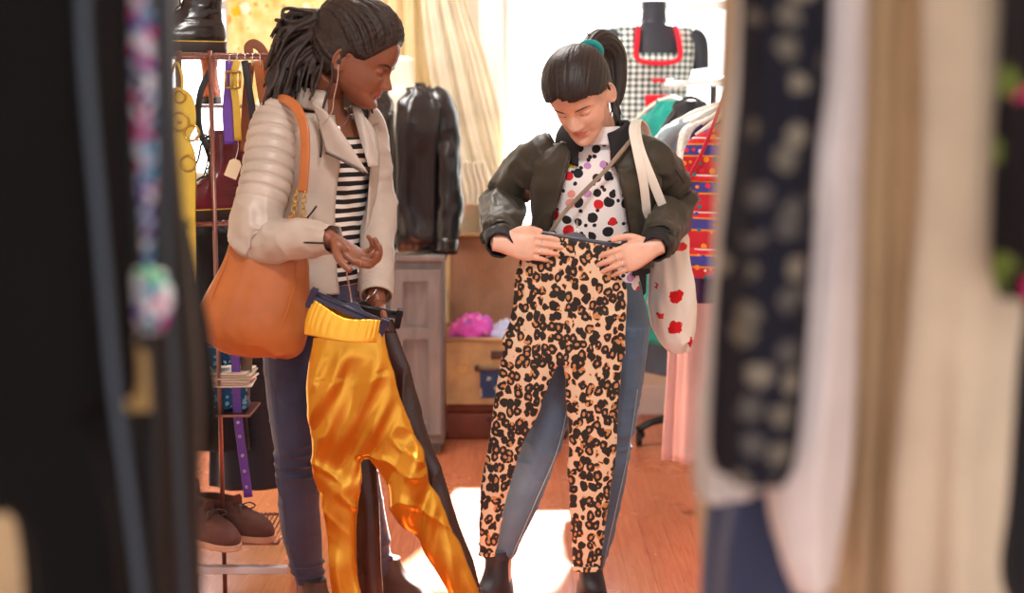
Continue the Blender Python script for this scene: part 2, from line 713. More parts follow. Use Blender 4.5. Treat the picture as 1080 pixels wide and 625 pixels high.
def woven_mat(name, a, b, sc=110):
    N = NT(name)
    N.set(Roughness=.8)
    c = N.coord()
    ch = N.n('ShaderNodeTexChecker'); ch.inputs['Scale'].default_value = sc
    N.l(c, ch.inputs['Vector'])
    f = N.noise(c, 16, 4)
    N.col(N.mix(N.math('MULTIPLY', ch.outputs['Fac'], .6), N.ramp(f, [(.3, a), (.7, tuple(min(255, x * 1.15) for x in a))]), b))
    N.bump(ch.outputs['Fac'], .4, .002)
    return N.m

def blotch_mat(name, base, cols, scale, thr, rough=.8, stretch=(1, 1, 1), rand=.9):
    """cloth with scattered flower-like spots"""
    N = NT(name)
    N.set(Roughness=rough)
    N.b.inputs['Specular IOR Level'].default_value = .2
    c = N.coord(scale=stretch)
    v = N.vor(c, scale, rand=rand)
    n = N.noise(c, scale * 3, 3)
    d = N.math('ADD', v.outputs['Distance'], N.math('MULTIPLY', N.math('SUBTRACT', n, .5), .5))
    sp = N.n('ShaderNodeSeparateColor'); N.l(v.outputs['Color'], sp.inputs[0])
    k = len(cols)
    cc = N.ramp(sp.outputs[0], [(i / k, q) for i, q in enumerate(cols)], 'CONSTANT')
    N.col(N.mix(N.math('LESS_THAN', d, thr), base, cc))
    N.bump(n, .3, .002)
    return N.m

def glass_mat():
    N = NT('window_glass')
    t = N.n('ShaderNodeBsdfTransparent')
    g = N.n('ShaderNodeBsdfGlossy'); g.inputs['Roughness'].default_value = .02
    f = N.n('ShaderNodeFresnel'); f.inputs['IOR'].default_value = 1.45
    mx = N.n('ShaderNodeMixShader')
    N.l(f.outputs[0], mx.inputs[0]); N.l(t.outputs[0], mx.inputs[1]); N.l(g.outputs[0], mx.inputs[2])
    N.l(mx.outputs[0], N.out.inputs['Surface'])
    return N.m

def gold_lame():
    N = NT('gold_lame')
    N.set(Roughness=.27, Metallic=.95)
    c = N.coord()
    f = N.noise(c, 5, 3)
    N.col(N.ramp(f, [(.3, (190, 126, 36)), (.7, (222, 160, 62))]))
    st = N.noise(N.coord(scale=(16, 16, 5)), 1, 4, .6, .6)
    N.bump(st, .12, .008)
    N.bump(N.noise(N.coord(scale=(700, 700, 500)), 1, 2), .12, .0005)
    return N.m

def lace_mat(name, rgb, hole=.0):
    N = NT(name)
    N.set(Roughness=.85)
    c = N.coord()
    v = N.vor(c, 70)
    N.col(N.mix(N.math('LESS_THAN', v.outputs['Distance'], .35), tuple(rgb), tuple(x * .88 for x in rgb)))
    N.bump(v.outputs['Distance'], .5, .003)
    return N.m

def voile(name, rgb, tr=.35):
    """thin cloth that lets some light through"""
    N = NT(name)
    N.set(Roughness=.9)
    N.b.inputs['Specular IOR Level'].default_value = .1
    c = N.coord()
    f = N.noise(c, 6, 3)
    colr = N.ramp(f, [(.3, tuple(x * .95 for x in rgb)), (.7, tuple(min(255, x * 1.03) for x in rgb))])
    N.col(colr)
    t = N.n('ShaderNodeBsdfTranslucent'); N.l(colr, t.inputs['Color'])
    mx = N.n('ShaderNodeMixShader'); mx.inputs[0].default_value = tr
    N.l(N.b.outputs[0], mx.inputs[1]); N.l(t.outputs[0], mx.inputs[2])
    N.l(mx.outputs[0], N.out.inputs['Surface'])
    return N.m

M = dict(
    skin_dark=skin('skin_brown', (130, 78, 57)), skin_fair=skin('skin_fair', (222, 174, 152)),
    lip_dark=simple('lips_brown', (150, 78, 66), .4), lip_fair=simple('lips_rose', (206, 120, 112), .4),
    hair_locs=hair_mat('locs_brown', (15, 9, 8), (54, 36, 32), .6, (160, 160, 160)),
    hair_black=hair_mat('hair_dark', (13, 9, 11), (44, 32, 32), .5, (300, 300, 60)),
    brow=simple('brow', (28, 19, 17), .7), lash=simple('lash', (16, 12, 12), .6), brow_brown=simple('brow_brown', (84, 58, 48), .7),
    nail=simple('nail', (236, 190, 172), .25),
    jacket_beige=leather('beige_leather', (184, 170, 160), .42, .05, .2),
    seam_beige=leather('beige_piping', (170, 154, 142), .5, .05, .2),
    metal=simple('steel', (190, 190, 196), .25, 1), brass=simple('brass', (196, 160, 80), .3, 1), darkmetal=simple('dark_metal', (70, 64, 62), .35, .9),
    silver=simple('silver', (226, 226, 230), .18, 1),
    tee_stripe=stripes('black_white_stripes', (236, 230, 226), (24, 20, 24), .024, .46, rot=(.0, .0, 0)),
    bag_tan=leather('tan_leather', (178, 102, 52), .36, .06, .15, 200, .5),
    bag_seam=simple('tan_thread', (186, 104, 44), .6),
    jeans_navy=denim('navy_denim', (30, 32, 54), (58, 62, 92)), jeans_blue=denim('blue_denim', (56, 74, 98), (82, 104, 130)),
    seam_navy=simple('navy_thread', (70, 74, 104), .8), seam_blue=simple('blue_thread', (150, 160, 176), .8),
    boot_brown=leather('brown_boot', (74, 48, 40), .45), boot_black=leather('black_boot', (38, 30, 40), .55),
    rubber=simple('rubber', (26, 24, 26), .7),
    olive=cloth('olive_nylon', (62, 57, 48), .48, .08, 700, .15, .1), rib_black=stripes('black_rib', (26, 25, 30), (38, 37, 42), .005, .5, rough=.9),
    olive_line=simple('olive_piping', (54, 50, 44), .6),
    dots=dots_mat(), tee_white=cloth('white_cotton', (240, 236, 238), .85, .03),
    canvas=cloth('cream_canvas', (232, 226, 216), .9, .04, 500, .3),
    tote=blotch_mat('tote_print', (234, 229, 222), [(206, 32, 40), (224, 60, 60), (200, 30, 40)], 13, .26, .9, (1, .6, 1)),
    leopard=leopard_mat(), gold=gold_lame(), gold_band=simple('gold_band', (240, 184, 70), .36, .9, bump=.3, bscale=40),
    brown_pants=leather('dark_brown_leather', (50, 24, 21), .26, .15, .2),
    hanger_navy=simple('navy_plastic', (44, 46, 74), .35), hanger_grey=simple('grey_plastic', (92, 94, 106), .4), hanger_white=simple('white_plastic', (236, 232, 222), .35), hanger_black=simple('black_plastic', (24, 26, 30), .35),
    teal_band=cloth('teal_elastic', (30, 150, 150), .7, .1), strap_grey=leather('taupe_strap', (140, 122, 106), .5),
)
# ------------------------------------------------------------------ figure kit
HZ = [0, .006, .018, .032, .045, .06, .08, .10, .115, .13, .15, .175, .20, .215, .2225, .225]
HF = [.066, .083, .092, .092, .088, .090, .089, .089, .087, .092, .095, .090, .068, .042, .018, .004]
HB = [.052, .034, .014, -.006, -.024, -.045, -.070, -.086, -.093, -.098, -.099, -.090, -.064, -.040, -.016, -.004]
HW = [.008, .020, .034, .045, .052, .058, .064, .068, .0705, .0725, .0735, .069, .054, .036, .016, .003]

def head_points(nz=120, nu=128):
    s = np.linspace(0, 1, nz)
    z = .1125 * (1 - np.cos(math.pi * s)) 
    t = np.linspace(0, 2 * math.pi, nu, endpoint=False)
    Z, T = np.meshgrid(z, t, indexing='ij')
    f, b, w = interp(Z, HZ, HF), interp(Z, HZ, HB), interp(Z, HZ, HW)
    # smooth the tables
    for q in range(4):
        for a in (f, b, w):
            a[1:-1] = (a[:-2] + a[1:-1] * 2 + a[2:]) / 4
    yc = np.where(Z < .05, b + (f - b) * .45, b + (f - b) * .5)
    c, sn = np.cos(T), np.sin(T)
    e = 2 / 2.25
    X = w * np.sign(sn) * np.abs(sn) ** e
    Y = yc + np.where(c > 0, (f - yc), (yc - b)) * np.sign(c) * np.abs(c) ** e
    front = sstep(c, .05, .5)
    d = np.zeros_like(Z)
    # nose: bridge, tip, wings
    nh = interp(Z, [.066, .071, .076, .083, .09, .10, .11, .12, .132], [0, .004, .015, .025, .022, .0155, .010, .006, 0])
    nw = interp(Z, [.066, .076, .083, .095, .11, .13], [.010, .0125, .0115, .009, .0075, .009])
    d += nh * np.exp(-(np.abs(X) / nw) ** 2.2)
    for sx in (-1, 1):
        d += .0085 * gs(X, sx * .0125, .0065) * gs(Z, .0775, .0065)
        d -= .0105 * gs(X, sx * .030, .017) * gs(Z, .114, .0115)      # eye socket
        d += .0025 * gs(X, sx * .031, .018) * gs(Z, .132, .009)        # brow
        d += .005 * gs(X, sx * .040, .018) * gs(Z, .085, .018)        # cheek
        d -= .0035 * gs(X, sx * .026, .006) * gs(Z, .056, .010)       # mouth corner
    d += .0062 * gs(X, 0, .019) * gs(Z, .0605, .0042) + .0072 * gs(X, 0, .017) * gs(Z, .0505, .0052)
    d -= .0050 * gs(X, 0, .021) * gs(Z, .0558, .0020)
    d -= .0045 * gs(X, 0, .018) * gs(Z, .039, .006)
    d += .0062 * gs(X, 0, .018) * gs(Z, .021, .011)
    Y = Y + d * front
    return np.stack([X, Y, Z], -1)

def smooth_table(G, n=2):
    for _ in range(n):
        G[1:-1] = (G[:-2] + 2 * G[1:-1] + G[2:]) / 4
    return G

class Head:
    """origin = centre of the skull base in the world, fwd = where the face looks, pitch = nod"""
    def __init__(s, fwd, pitch, scale, roll=0.0, cran=0.0):
        f = nrm(A(fwd[0], fwd[1], 0))
        up = A(0, 0, 1)
        r = np.cross(f, up)
        f2 = f * math.cos(pitch) - up * math.sin(pitch)
        u2 = up * math.cos(pitch) + f * math.sin(pitch)
        r2 = r * math.cos(roll) + u2 * math.sin(roll)
        u2 = u2 * math.cos(roll) - r * math.sin(roll)
        s.M = np.stack([r2, f2, u2], 1)
        s.k = np.array(scale if not np.isscalar(scale) else (scale,) * 3, float)
        s.o = A(0, 0, 0)
        s.cran = cran
    def anchor(s, local, world):
        s.o = A(0, 0, 0); s.o = np.asarray(world) - s.w(local)
        return s
    def w(s, L):
        L = np.array(L, float)
        L[..., 2] += s.cran * sstep(L[..., 2], .10, .215)
        return L * s.k @ s.M.T + s.o
    def inv(s, W):
        L = (np.asarray(W) - s.o) @ s.M / s.k
        z = L[..., 2].copy()
        for _ in range(6):
            L[..., 2] = z - s.cran * sstep(L[..., 2], .10, .215)
        return L
    def parts(s):
        ps = [gridmesh(s.w(head_points()))]
        for sx in (-1, 1):
            ps.append(gridmesh(s.w(ellipsoid((sx * .030, .0715, .1135), (.0155, .0115, .0098)))))   # lids over the eyeballs
            e = ellipsoid((0, 0, 0), (.0055, .0165, .029), n=20, m=14)
            e[..., 1] -= .25 * (e[..., 2] < 0) * np.abs(e[..., 2]) * -.6
            rot = rotz(sx * .45)
            e = e @ rot.T + A(sx * .072, -.008, .098)
            ps.append(gridmesh(s.w(e)))
            th = np.linspace(-.9, 3.6, 14)
            rim = np.stack([np.zeros(14), -.0155 * np.sin(th) * -1 * 0 + .0155 * np.cos(th + 1.57), .0275 * np.sin(th + 1.57) * 1.0], -1)
            rim = rim @ rot.T + A(sx * .0775, -.008, .099)
            ps.append(gridmesh(s.w(tube(rim, [.0034] * 14, 8, 3))))
        return ps
    def strip(s, path, r, n=8):
        """a thin strip laid on the face: path [(x,z)], follows the skin"""
        G = head_points()
        pts = []
        fr = G[G[..., 1] > .02]
        for x, z in path:
            d = (fr[:, 0] - x) ** 2 + (fr[:, 2] - z) ** 2
            pts.append(A(x, fr[np.argmin(d), 1] + .0006, z))
        return gridmesh(s.w(tube(pts, r, n, 4)))
    def skull(s, d, lift):
        """point on the head in direction d from its centre, lifted off the skin"""
        if not hasattr(s, '_pts'):
            g = head_points(80, 90).reshape(-1, 3); s._pts = g; s._dirs = nrm(g - A(0, -.005, .10))
        i = np.argsort(-(s._dirs @ nrm(d)))[:6]
        r = np.linalg.norm(s._pts[i] - A(0, -.005, .10), axis=1).mean()
        return A(0, -.005, .10) + nrm(d) * (r + lift)
    def hair_shell(s, zline, thick, seed=0, streak=None, edge=.008):
        G = head_points(150, 180)
        X, Y, Z = G[..., 0], G[..., 1], G[..., 2]
        m = sstep(Z - zline(X, Y), -edge, edge)
        # keep the crown smooth: ignore the face features above the line
        nn = nrm(G - A(0, -.005, .10))
        t = thick(X, Y, Z)
        if streak is not None:
            t = t + streak(X, Y, Z)
        return s.w(G + nn * (m * t - (1 - m) * .012)[..., None])

def hand(wrist, fdir, back, side, curl, spread=.05, k=1.0, thumb=None, fl=None):
    """palm, five separate bent fingers; side +1 right hand, -1 left hand.
    curl: per finger (index..little) three joint bends towards the palm"""
    X = nrm(fdir)
    Z = nrm(np.asarray(back, float) - X * np.dot(back, X))
    Yt = np.cross(Z, X) * side                    # towards the thumb
    o = np.asarray(wrist, float)
    def W(x, y, z):
        return o + (X * x + Yt * y + Z * z) * k
    ps = []
    xs = [-.02, 0, .02, .045, .07, .088, .096]
    wy = [.022, .024, .030, .037, .041, .040, .034]
    wz = [.018, .018, .017, .015, .0135, .0115, .008]
    oy = [0, 0, .001, .002, .001, 0, 0]
    ps.append(gridmesh(tube([W(x, y, 0) for x, y in zip(xs, oy)], [(a * k, b * k) for a, b in zip(wz, wy)] if False else [(b * k, a * k) for a, b in zip(wz, wy)], 24, 4, up=Z, square=2.5)))
    # ball of the thumb
    ps.append(gridmesh(tube([W(.008, .018, -.006), W(.03, .026, -.010), W(.055, .026, -.008)], [.012 * k, .0165 * k, .010 * k], 14, 4, up=Z)))
    by = [.0305, .0105, -.0095, -.0285]
    bx = [.086, .091, .087, .078]
    L = fl or [(.040, .024, .020), (.044, .027, .021), (.041, .025, .020), (.032, .019, .018)]
    rr = [.0086, .0088, .0083, .0074]
    tips = []
    for i in range(4):
        a = spread * (1.5 - i)
        d0 = A(math.cos(a), math.sin(a))
        p = A(bx[i], by[i], 0.0)
        pts = [W(p[0] - .028, p[1] * .9, 0), W(*p)]
        ang = 0
        for j in range(3):
            ang += curl[i][j]
            h = L[i][j]
            p = p + A(d0[0] * math.cos(ang) * h, d0[1] * math.cos(ang) * h, -math.sin(ang) * h)
            pts.append(W(*p))
        # rounded tip
        tipd = nrm(pts[-1] - pts[-2])
        pts += [pts[-1] + tipd * .004 * k]
        r = rr[i] * k
        ps.append(gridmesh(tube(pts, [r * 1.0, r * 1.06, r * 1.0, r * .95, r * .80, r * .35], 12, 5, up=Z)))
        tips.append((pts, r))
    td = thumb or dict(dirs=[(.62, .72, -.3), (.85, .45, -.25), (.98, .12, -.15)])
    p = A(.022, .026, -.008)
    pts = [W(*p)]
    for dd, h in zip(td['dirs'], (.040, .031, .025)):
        p = p + nrm(A(*dd)) * h
        pts.append(W(*p))
    pts.append(pts[-1] + nrm(pts[-1] - pts[-2]) * .004 * k)
    ps.append(gridmesh(tube(pts, [.0125 * k, .0112 * k, .0098 * k, .0082 * k, .0035 * k], 12, 5, up=Z)))
    return ps, W, tips

TT = [0, .15, .38, .62, .78, .88, .95, 1.0]
TL = [.135, .170, .130, .138, .148, .160, .105, .055]
TF = [.085, .100, .088, .100, .112, .085, .065, .050]
TB = [.105, .122, .082, .096, .096, .088, .070, .055]

def torso_secs(p0, p1, f0, f1, off=0.0, t0=0.0, t1=1.0, n=12, k=1.0, bend=None, wide=0.0):
    out = []
    for t in np.linspace(t0, t1, n):
        c = p0 * (1 - t) + p1 * t
        if bend is not None:
            c = c + np.asarray(bend) * math.sin(math.pi * t)
        f = nrm(f0 * (1 - t) + f1 * t)
        l = np.cross(f, A(0, 0, 1))
        o = off
        out.append((c, f, l, interp(t, TT, TF) * k + o, interp(t, TT, TL) * k + o + wide, interp(t, TT, TB) * k + o))
    return out

def limb(a, b, c, r, n=20, m=8, off=0.0, bulge=None):
    """upper/lower limb with a bend at b; r at five stations"""
    a, b, c = (np.asarray(q, float) for q in (a, b, c))
    pts = [a, a * .5 + b * .5, b * 1.0, b * .5 + c * .5, c]
    if bulge is not None:
        pts[3] = pts[3] + np.asarray(bulge)
    # soften the joint
    pts[2] = b * .9 + (a + c) * .05
    return tube(pts, [x + off for x in r], n, m)

def shell(secs, n, m, a0, a1, th, disp=None, closed=False):
    """garment wall round the torso, open between angles a1(s)..a0(s) (0 = straight ahead, + = wearer's right)"""
    C = cr([s[0] for s in secs], m); Fw = nrm(cr([s[1] for s in secs], m)); La = nrm(cr([s[2] for s in secs], m))
    RR = cr([s[3:6] for s in secs], m)
    G = np.zeros((len(C), n, 3))
    for i in range(len(C)):
        s = i / (len(C) - 1)
        b0, b1 = (a0(s) if callable(a0) else a0), (a1(s) if callable(a1) else a1)
        t = np.linspace(b0, b1, n)
        ct, st = np.cos(t), np.sin(t)
        G[i] = C[i] + Fw[i] * (np.where(ct > 0, RR[i, 0], RR[i, 2]) * ct)[:, None] + La[i] * (RR[i, 1] * st)[:, None]
    if disp is not None:
        nn = gnormals(G, False)
        S, T = np.meshgrid(np.linspace(0, 1, len(C)), np.linspace(0, 1, n), indexing='ij')
        out = G - C[:, None, :]
        sg = np.sign(np.sum(nn * out, -1).mean())
        G = G + nn * sg * disp(S, T, G)[..., None]
    return G

def sleeve_wrinkles(amp, seed, f=9.0, elbow=.5):
    def fn(S, T, G):
        w = ridge(wrap(S, T, f, 1.1, seed)) - .35
        w2 = vn(wrap(S, T, f * 2.2, 2.0, seed + 9))
        e = .45 + .9 * np.exp(-((S - elbow) / .22) ** 2) + .5 * sstep(S, .72, .95)
        return amp * e * (w + .3 * w2)
    return fn

# footwear -----------------------------------------------------------------
def shoe_upper(Lf=.20, h=.20, wid=.044, back=.062, collar=None, toe=.055, n=48):
    """upper standing at the origin, toe along +x"""
    z = [.012, .028, .045, toe + .008, .080, .098, .115, .135, .17, h]
    xf = [Lf, Lf + .004, Lf - .004, Lf - .035, .125, .092, .072, .062, .056, .058]
    xb = [-back, -back - .004, -back - .004, -back - .001, -back + .003, -back + .006, -back + .006, -back + .004, -back + .001, -back]
    hw = [wid, wid + .002, wid, wid - .003, wid - .007, wid - .009, wid - .010, wid - .010, wid - .007, wid - .003]
    if collar is not None:
        k = [i for i, q in enumerate(z) if q < collar]
        z, xf, xb, hw = ([q[i] for i in k] + [float(np.interp(collar, z, q))] for q in (z, xf, xb, hw))
    secs = []
    th = np.linspace(0, 2 * math.pi, n, endpoint=False)
    Z = cr(z, 5)[:, 0]; XF = cr(xf, 5)[:, 0]; XB = cr(xb, 5)[:, 0]; HWd = cr(hw, 5)[:, 0]
    G = np.zeros((len(Z), n, 3))
    e = 2 / 2.5
    for i in range(len(Z)):
        c, s = np.cos(th), np.sin(th)
        xm = (XF[i] + XB[i]) / 2
        narrow = 1 - .16 * (c < 0) * np.abs(c)
        G[i] = np.stack([xm + (XF[i] - XB[i]) / 2 * np.sign(c) * np.abs(c) ** e, HWd[i] * narrow * np.sign(s) * np.abs(s) ** e, np.full(n, Z[i])], -1)
    return G

def shoe_sole(Lf, wid, back, th=.022, heel=.03, flare=.004):
    out = []
    n = 40
    t = np.linspace(0, 2 * math.pi, n, endpoint=False)
    xm, xl = (Lf - back) / 2, (Lf + back) / 2 + flare
    e = 2 / 2.5
    c, s = np.cos(t), np.sin(t)
    narrow = 1 - .16 * (c < 0) * np.abs(c) - .1 * np.exp(-((c + .15) / .3) ** 2)
    poly = np.stack([xm + xl * np.sign(c) * np.abs(c) ** e, (wid + flare) * narrow * np.sign(s) * np.abs(s) ** e], -1)
    G = np.zeros((6, n, 3))
    for i, z in enumerate([0, .004, th * .45, th * .55, th - .002, th]):
        k = .985 if i in (0, 5) else (1.0 if i not in (2, 3) else .99)
        G[i, :, :2] = (poly - [xm, 0]) * k + [xm, 0]
        G[i, :, 2] = z
    return gridmesh(G)

def frame2(yaw, o, k=1.0):
    Mz = rotz(yaw) * k
    return lambda G: np.asarray(G) @ Mz.T + np.asarray(o)
# ------------------------------------------------------------------ the shopper in the beige leather jacket
def px(Y, n):
    """n photo pixels as a length at distance Y"""
    return n * Y * 1.005 / FPX

def build_shopper_beige():
    f = nrm(A(.78, -.62, 0)); fh = nrm(A(.80, -.60, 0))
    lat = np.cross(f, A(0, 0, 1))               # towards her right, the camera side
    root = thing('person', 'person with long brown locs in beige leather jacket and navy jeans, looking down', 'person', P(338, 640, 3.80) * A(1, 1, 0))
    p1 = P(340, 108, 3.83); p0 = P(334, 372, 3.82)
    H = Head(A(.985, -.16), R(26), (1.02, 1.15, .95), roll=R(2), cran=.024).anchor((.075, -.010, .098), P(358, 63, 3.71))
    # ---- body, one continuous skin
    shR = p0 * .10 + p1 * .90 + lat * .150 + A(0, 0, .004)
    shL = p0 * .10 + p1 * .90 - lat * .150 + A(0, 0, .004)
    elR, wrR = P(273, 249, 3.60), P(349, 252, 3.47)
    elL, wrL = P(399, 214, 3.90), P(397, 318, 3.66)
    hipR, hipL = p0 + lat * .082 + A(0, 0, .08), p0 - lat * .082 + A(0, 0, .08)
    knR, anR = P(313, 492, 3.74), P(327, 612, 3.80)
    knL, anL = P(377, 485, 3.86), P(402, 606, 3.98)
    parts = H.parts()
    parts.append(gridmesh(loft(torso_secs(p0, p1, fh, f, -.012, bend=A(.012, -.008, 0)), 40, 4)))
    nk = H.w((0, -.028, .055))
    parts.append(gridmesh(tube([p1 - A(0, 0, .05), p1 + A(.004, 0, .02), (p1 + nk) / 2 + A(0, 0, .012), nk], [.060, .053, .049, .050], 24, 5)))
    for a, b, c in ((shR, elR, wrR), (shL, elL, wrL)):
        parts.append(gridmesh(limb(a, b, c, [.052, .043, .037, .035, .024])))
    for a, b, c in ((hipR, knR, anR), (hipL, knL, anL)):
        parts.append(gridmesh(limb(a, b, c, [.083, .071, .050, .050, .034], bulge=-fh * .012)))
        toe = nrm(A(.62, -.78, 0)) if a is hipR else nrm(A(.9, -.43, 0))
        parts.append(gridmesh(tube([c + A(0, 0, .01), A(c[0], c[1], .055) + toe * .02, A(c[0], c[1], .04) + toe * .10, A(c[0], c[1], .035) + toe * .16], [(.034, .034), (.038, .036), (.038, .024), (.02, .014)], 16, 4)))
    hp, W, tipsR = hand(wrR, (.80, -.10, -.52), (-.42, .30, -.86), 1, [(.35, .95, .55), (.55, 1.05, .6), (.75, 1.1, .6), (.9, 1.1, .6)], .05, .96,
                        dict(dirs=[(.55, .80, .15), (.86, .5, .12), (.97, .2, .05)]))
    parts += hp
    hl, WL, tipsL = hand(wrL, (.10, -.35, -.93), (.75, .6, -.2), -1, [(.7, 1.2, .7)] * 4, .03, .92)
    parts += hl
    body = remesh_obj('body', parts, .0026, [M['skin_dark'], M['lip_dark']], root, smooth=4)
    paint_lips(body, H)
    for sx in (-1, 1):
        mesh_obj('eyebrow', H.strip([(sx * .016, .128), (sx * .027, .133), (sx * .040, .1335), (sx * .050, .127)], [.0012, .0026, .0024, .0008]), M['brow'], root)
        mesh_obj('eyelash', H.strip([(sx * .018, .1095), (sx * .025, .1065), (sx * .034, .106), (sx * .044, .110)], [.0009, .0016, .0017, .0009]), M['lash'], root)
    # ---- hair: braided cap swept back, then the locs tied high at the back
    def zline(X, Y):
        z = interp(Y, [-.07, -.035, -.012, .004, .02, .04, .062, .08, .092, .12], [.022, .035, .075, .124, .118, .122, .150, .178, .196, .200])
        return z
    tie_l = H.inv(P(335, 20, 3.795))
    def streak(X, Y, Z):
        d = np.stack([X, Y - tie_l[1], Z - tie_l[2]], -1)
        ang = np.arctan2(d[..., 0], d[..., 1] + .001) + .35 * np.arctan2(d[..., 2], np.abs(d[..., 0]) + .02)
        return .0026 * np.abs(np.sin(ang * 15)) + .001 * vn(np.stack([X, Y, Z], -1) * 150)
    cap = H.hair_shell(zline, lambda X, Y, Z: .007 + .022 * sstep(Z, .13, .20) * sstep(Y, .085, .02) + .006 * gs(Y, -.06, .05), streak=streak)
    hp = [gridmesh(cap)]
    rb = random.Random(9)
    tied = nrm(tie_l - A(0, -.005, .10))
    starts = [(x, .090 - .35 * abs(x), .200 - .34 * abs(x)) for x in np.linspace(-.05, .05, 9)]
    starts += [(s_ * .066, y_, z_) for s_ in (-1, 1) for y_, z_ in ((.056, .160), (.040, .134), (.022, .124), (.004, .132), (-.020, .090), (-.030, .070), (-.042, .050), (.064, .172), (.048, .146), (.030, .126))]
    for st in starts:
        d0 = nrm(A(*st) - A(0, -.005, .10))
        pp = []
        for q in np.linspace(0, 1, 9):
            d = nrm(d0 * (1 - q) + tied * q + A(0, .0, .10) * math.sin(math.pi * q) * (1 if st[2] > .1 else .0))
            yq = (H.skull(d, 0))
            lift = .007 + .022 * float(sstep(yq[2], .13, .20) * sstep(yq[1], .085, .02)) + .0035 * math.sin(math.pi * q) + rb.uniform(0, .002)
            pp.append(H.w(H.skull(d, lift)))
        hp.append(gridmesh(tube(pp, [.0045] + [.0066] * 7 + [.006], 8, 6, disp=lambda S, T, G: .0011 * np.sin(S * 90 + T * 6.28))))
    rnd = random.Random(5)
    tie = H.w(tie_l)
    hp.append(gridmesh(ellipsoid(tie, (.030, .030, .026))))
    n = 120
    for i in range(n):
        u = (i + .5) / n
        side = rnd.uniform(-1, 1)
        Yb = 3.80 - .085 * side
        # fan from the short back locs to those that fall beside the neck
        ends = [(296, 20), (289, 44), (287, 66), (281, 92), (279, 112), (291, 111), (305, 106), (320, 101), (331, 98)]
        q = u * (len(ends) - 1); k = min(int(q), len(ends) - 2); w = q - k
        ex = ends[k][0] * (1 - w) + ends[k + 1][0] * w + rnd.uniform(-4, 5)
        ey = ends[k][1] * (1 - w) + ends[k + 1][1] * w + rnd.uniform(-8, 4)
        sx, sy = 333 + rnd.uniform(-6, 7), 20 + rnd.uniform(-10, 9)
        mx = sx + (ex - sx) * .5 - 9 * (1 - u) + rnd.uniform(-5, 5)
        my = sy + (ey - sy) * .40 - 4 + rnd.uniform(-4, 3)
        b = max(0, (u - .35) / .65)
        sx, sy = sx + 12 * b + rnd.uniform(0, 6) * b, sy + 34 * b + rnd.uniform(-8, 8) * b
        mx, my = mx * (1 - b) + ((sx + ex) / 2 - 4) * b, my * (1 - b) + ((sy + ey) / 2 - 2) * b
        mid2 = ((mx + ex) / 2 + rnd.uniform(-3, 1), (my + ey) / 2 + rnd.uniform(-3, 3))
        Ye = Yb - .02 * u + rnd.uniform(-.03, .03)
        pts = [P(sx, sy, 3.79 - .03 * side), P(mx, my, Yb * .6 + 3.79 * .4), P(*mid2, Yb), P(ex, ey, Ye)]
        r = rnd.uniform(.0040, .0062)
        hp.append(gridmesh(tube(pts, [r, r * 1.15, r, r * .62], 8, 6)))
    # a few loose locs by the ear and beyond the far cheek
    for path in ([(350, 66, 3.70), (350, 84, 3.69), (343, 106, 3.68), (337, 128, 3.66)], [(341, 60, 3.70), (336, 84, 3.69), (326, 106, 3.68)],
                 [(376, 92, 3.86), (380, 106, 3.86), (383, 124, 3.85), (381, 138, 3.84)], [(380, 94, 3.86), (386, 108, 3.86), (388, 124, 3.85)], [(372, 96, 3.87), (376, 112, 3.87), (378, 132, 3.85)],
                 [(383, 98, 3.86), (390, 108, 3.86), (393, 120, 3.86)]):
        hp.append(gridmesh(tube([P(*q) for q in path], [.0042] * (len(path) - 1) + [.0028], 8, 6)))
    hair = remesh_obj('hair', hp, .0024, M['hair_locs'], root, smooth=1)
    # ---- striped top
    ts = torso_secs(p0, p1, fh, f, -.004, .28, .865, 10, bend=A(.012, -.008, 0))
    tee = remesh_obj('striped_top', [gridmesh(loft(ts, 56, 5))], .006, M['tee_stripe'], root, smooth=3)
    # ---- jacket
    js = torso_secs(p0, p1, fh, f, .016, .26, .955, 12, bend=A(.012, -.008, 0))
    def wob(S, T, G):
        return .006 * (vn(np.stack([T * 7, S * 4, S * 0 + 2], -1)) + .5 * vn(np.stack([T * 15, S * 7, S * 0 + 8], -1)))
    jk = mesh_obj('leather_jacket', slab(shell(js, 90, 6, lambda s: R(14 + 10 * math.sin(math.pi * min(1, s * 1.05))), lambda s: R(360 - 10 - 16 * s), .004, wob), .004), M['jacket_beige'], root)
    def ribs(S, T, G):
        q = sstep(S, .05, .10) * (1 - sstep(S, .36, .42))
        return -.0075 * q * (1 - np.abs(np.sin(S * math.pi * 30))) ** 3 + .003 * q + sleeve_wrinkles(.009, 3.1, 10, .52)(S, T, G) * sstep(S, .34, .48)
    cuffR = wrR + nrm(wrR - elR) * .004
    up_r = shR + A(.0, .01, .012)
    cp = [up_r - lat * .035 + A(0, 0, .018), up_r + lat * .012 + A(0, 0, -.012), (shR + elR) / 2 + lat * .012, elR * .94 + shR * .06 + A(-.01, -.01, 0), elR + A(.018, -.018, -.014), (elR + wrR) / 2 + A(0, -.004, -.004), cuffR]
    sl = mesh_obj('sleeve', slab(tube(cp, [.050, .066, .064, .062, .059, .050, .039], 64, 40, disp=ribs), .003, True), M['jacket_beige'], jk)
    cz = [cuffR + (elR - wrR) * q for q in (.80, .55, .28, .02)]
    mesh_obj('zip', gridmesh(tube([c + A(0, -r, -.006) for c, r in zip(cz, (.058, .053, .047, .042))], [.0026] * 4, 8, 4)), M['darkmetal'], sl)
    cpl = [shL + A(0, 0, .02) + lat * .03, shL - lat * .006 - A(0, 0, .01), (shL + elL) / 2, elL, (elL + wrL) / 2, wrL + (elL - wrL) * .10]
    sl2 = mesh_obj('sleeve', slab(tube(cpl, [.056, .066, .056, .050, .045, .039], 40, 10, disp=sleeve_wrinkles(.007, 8.2, 9, .55)), .003, True), M['jacket_beige'], jk)
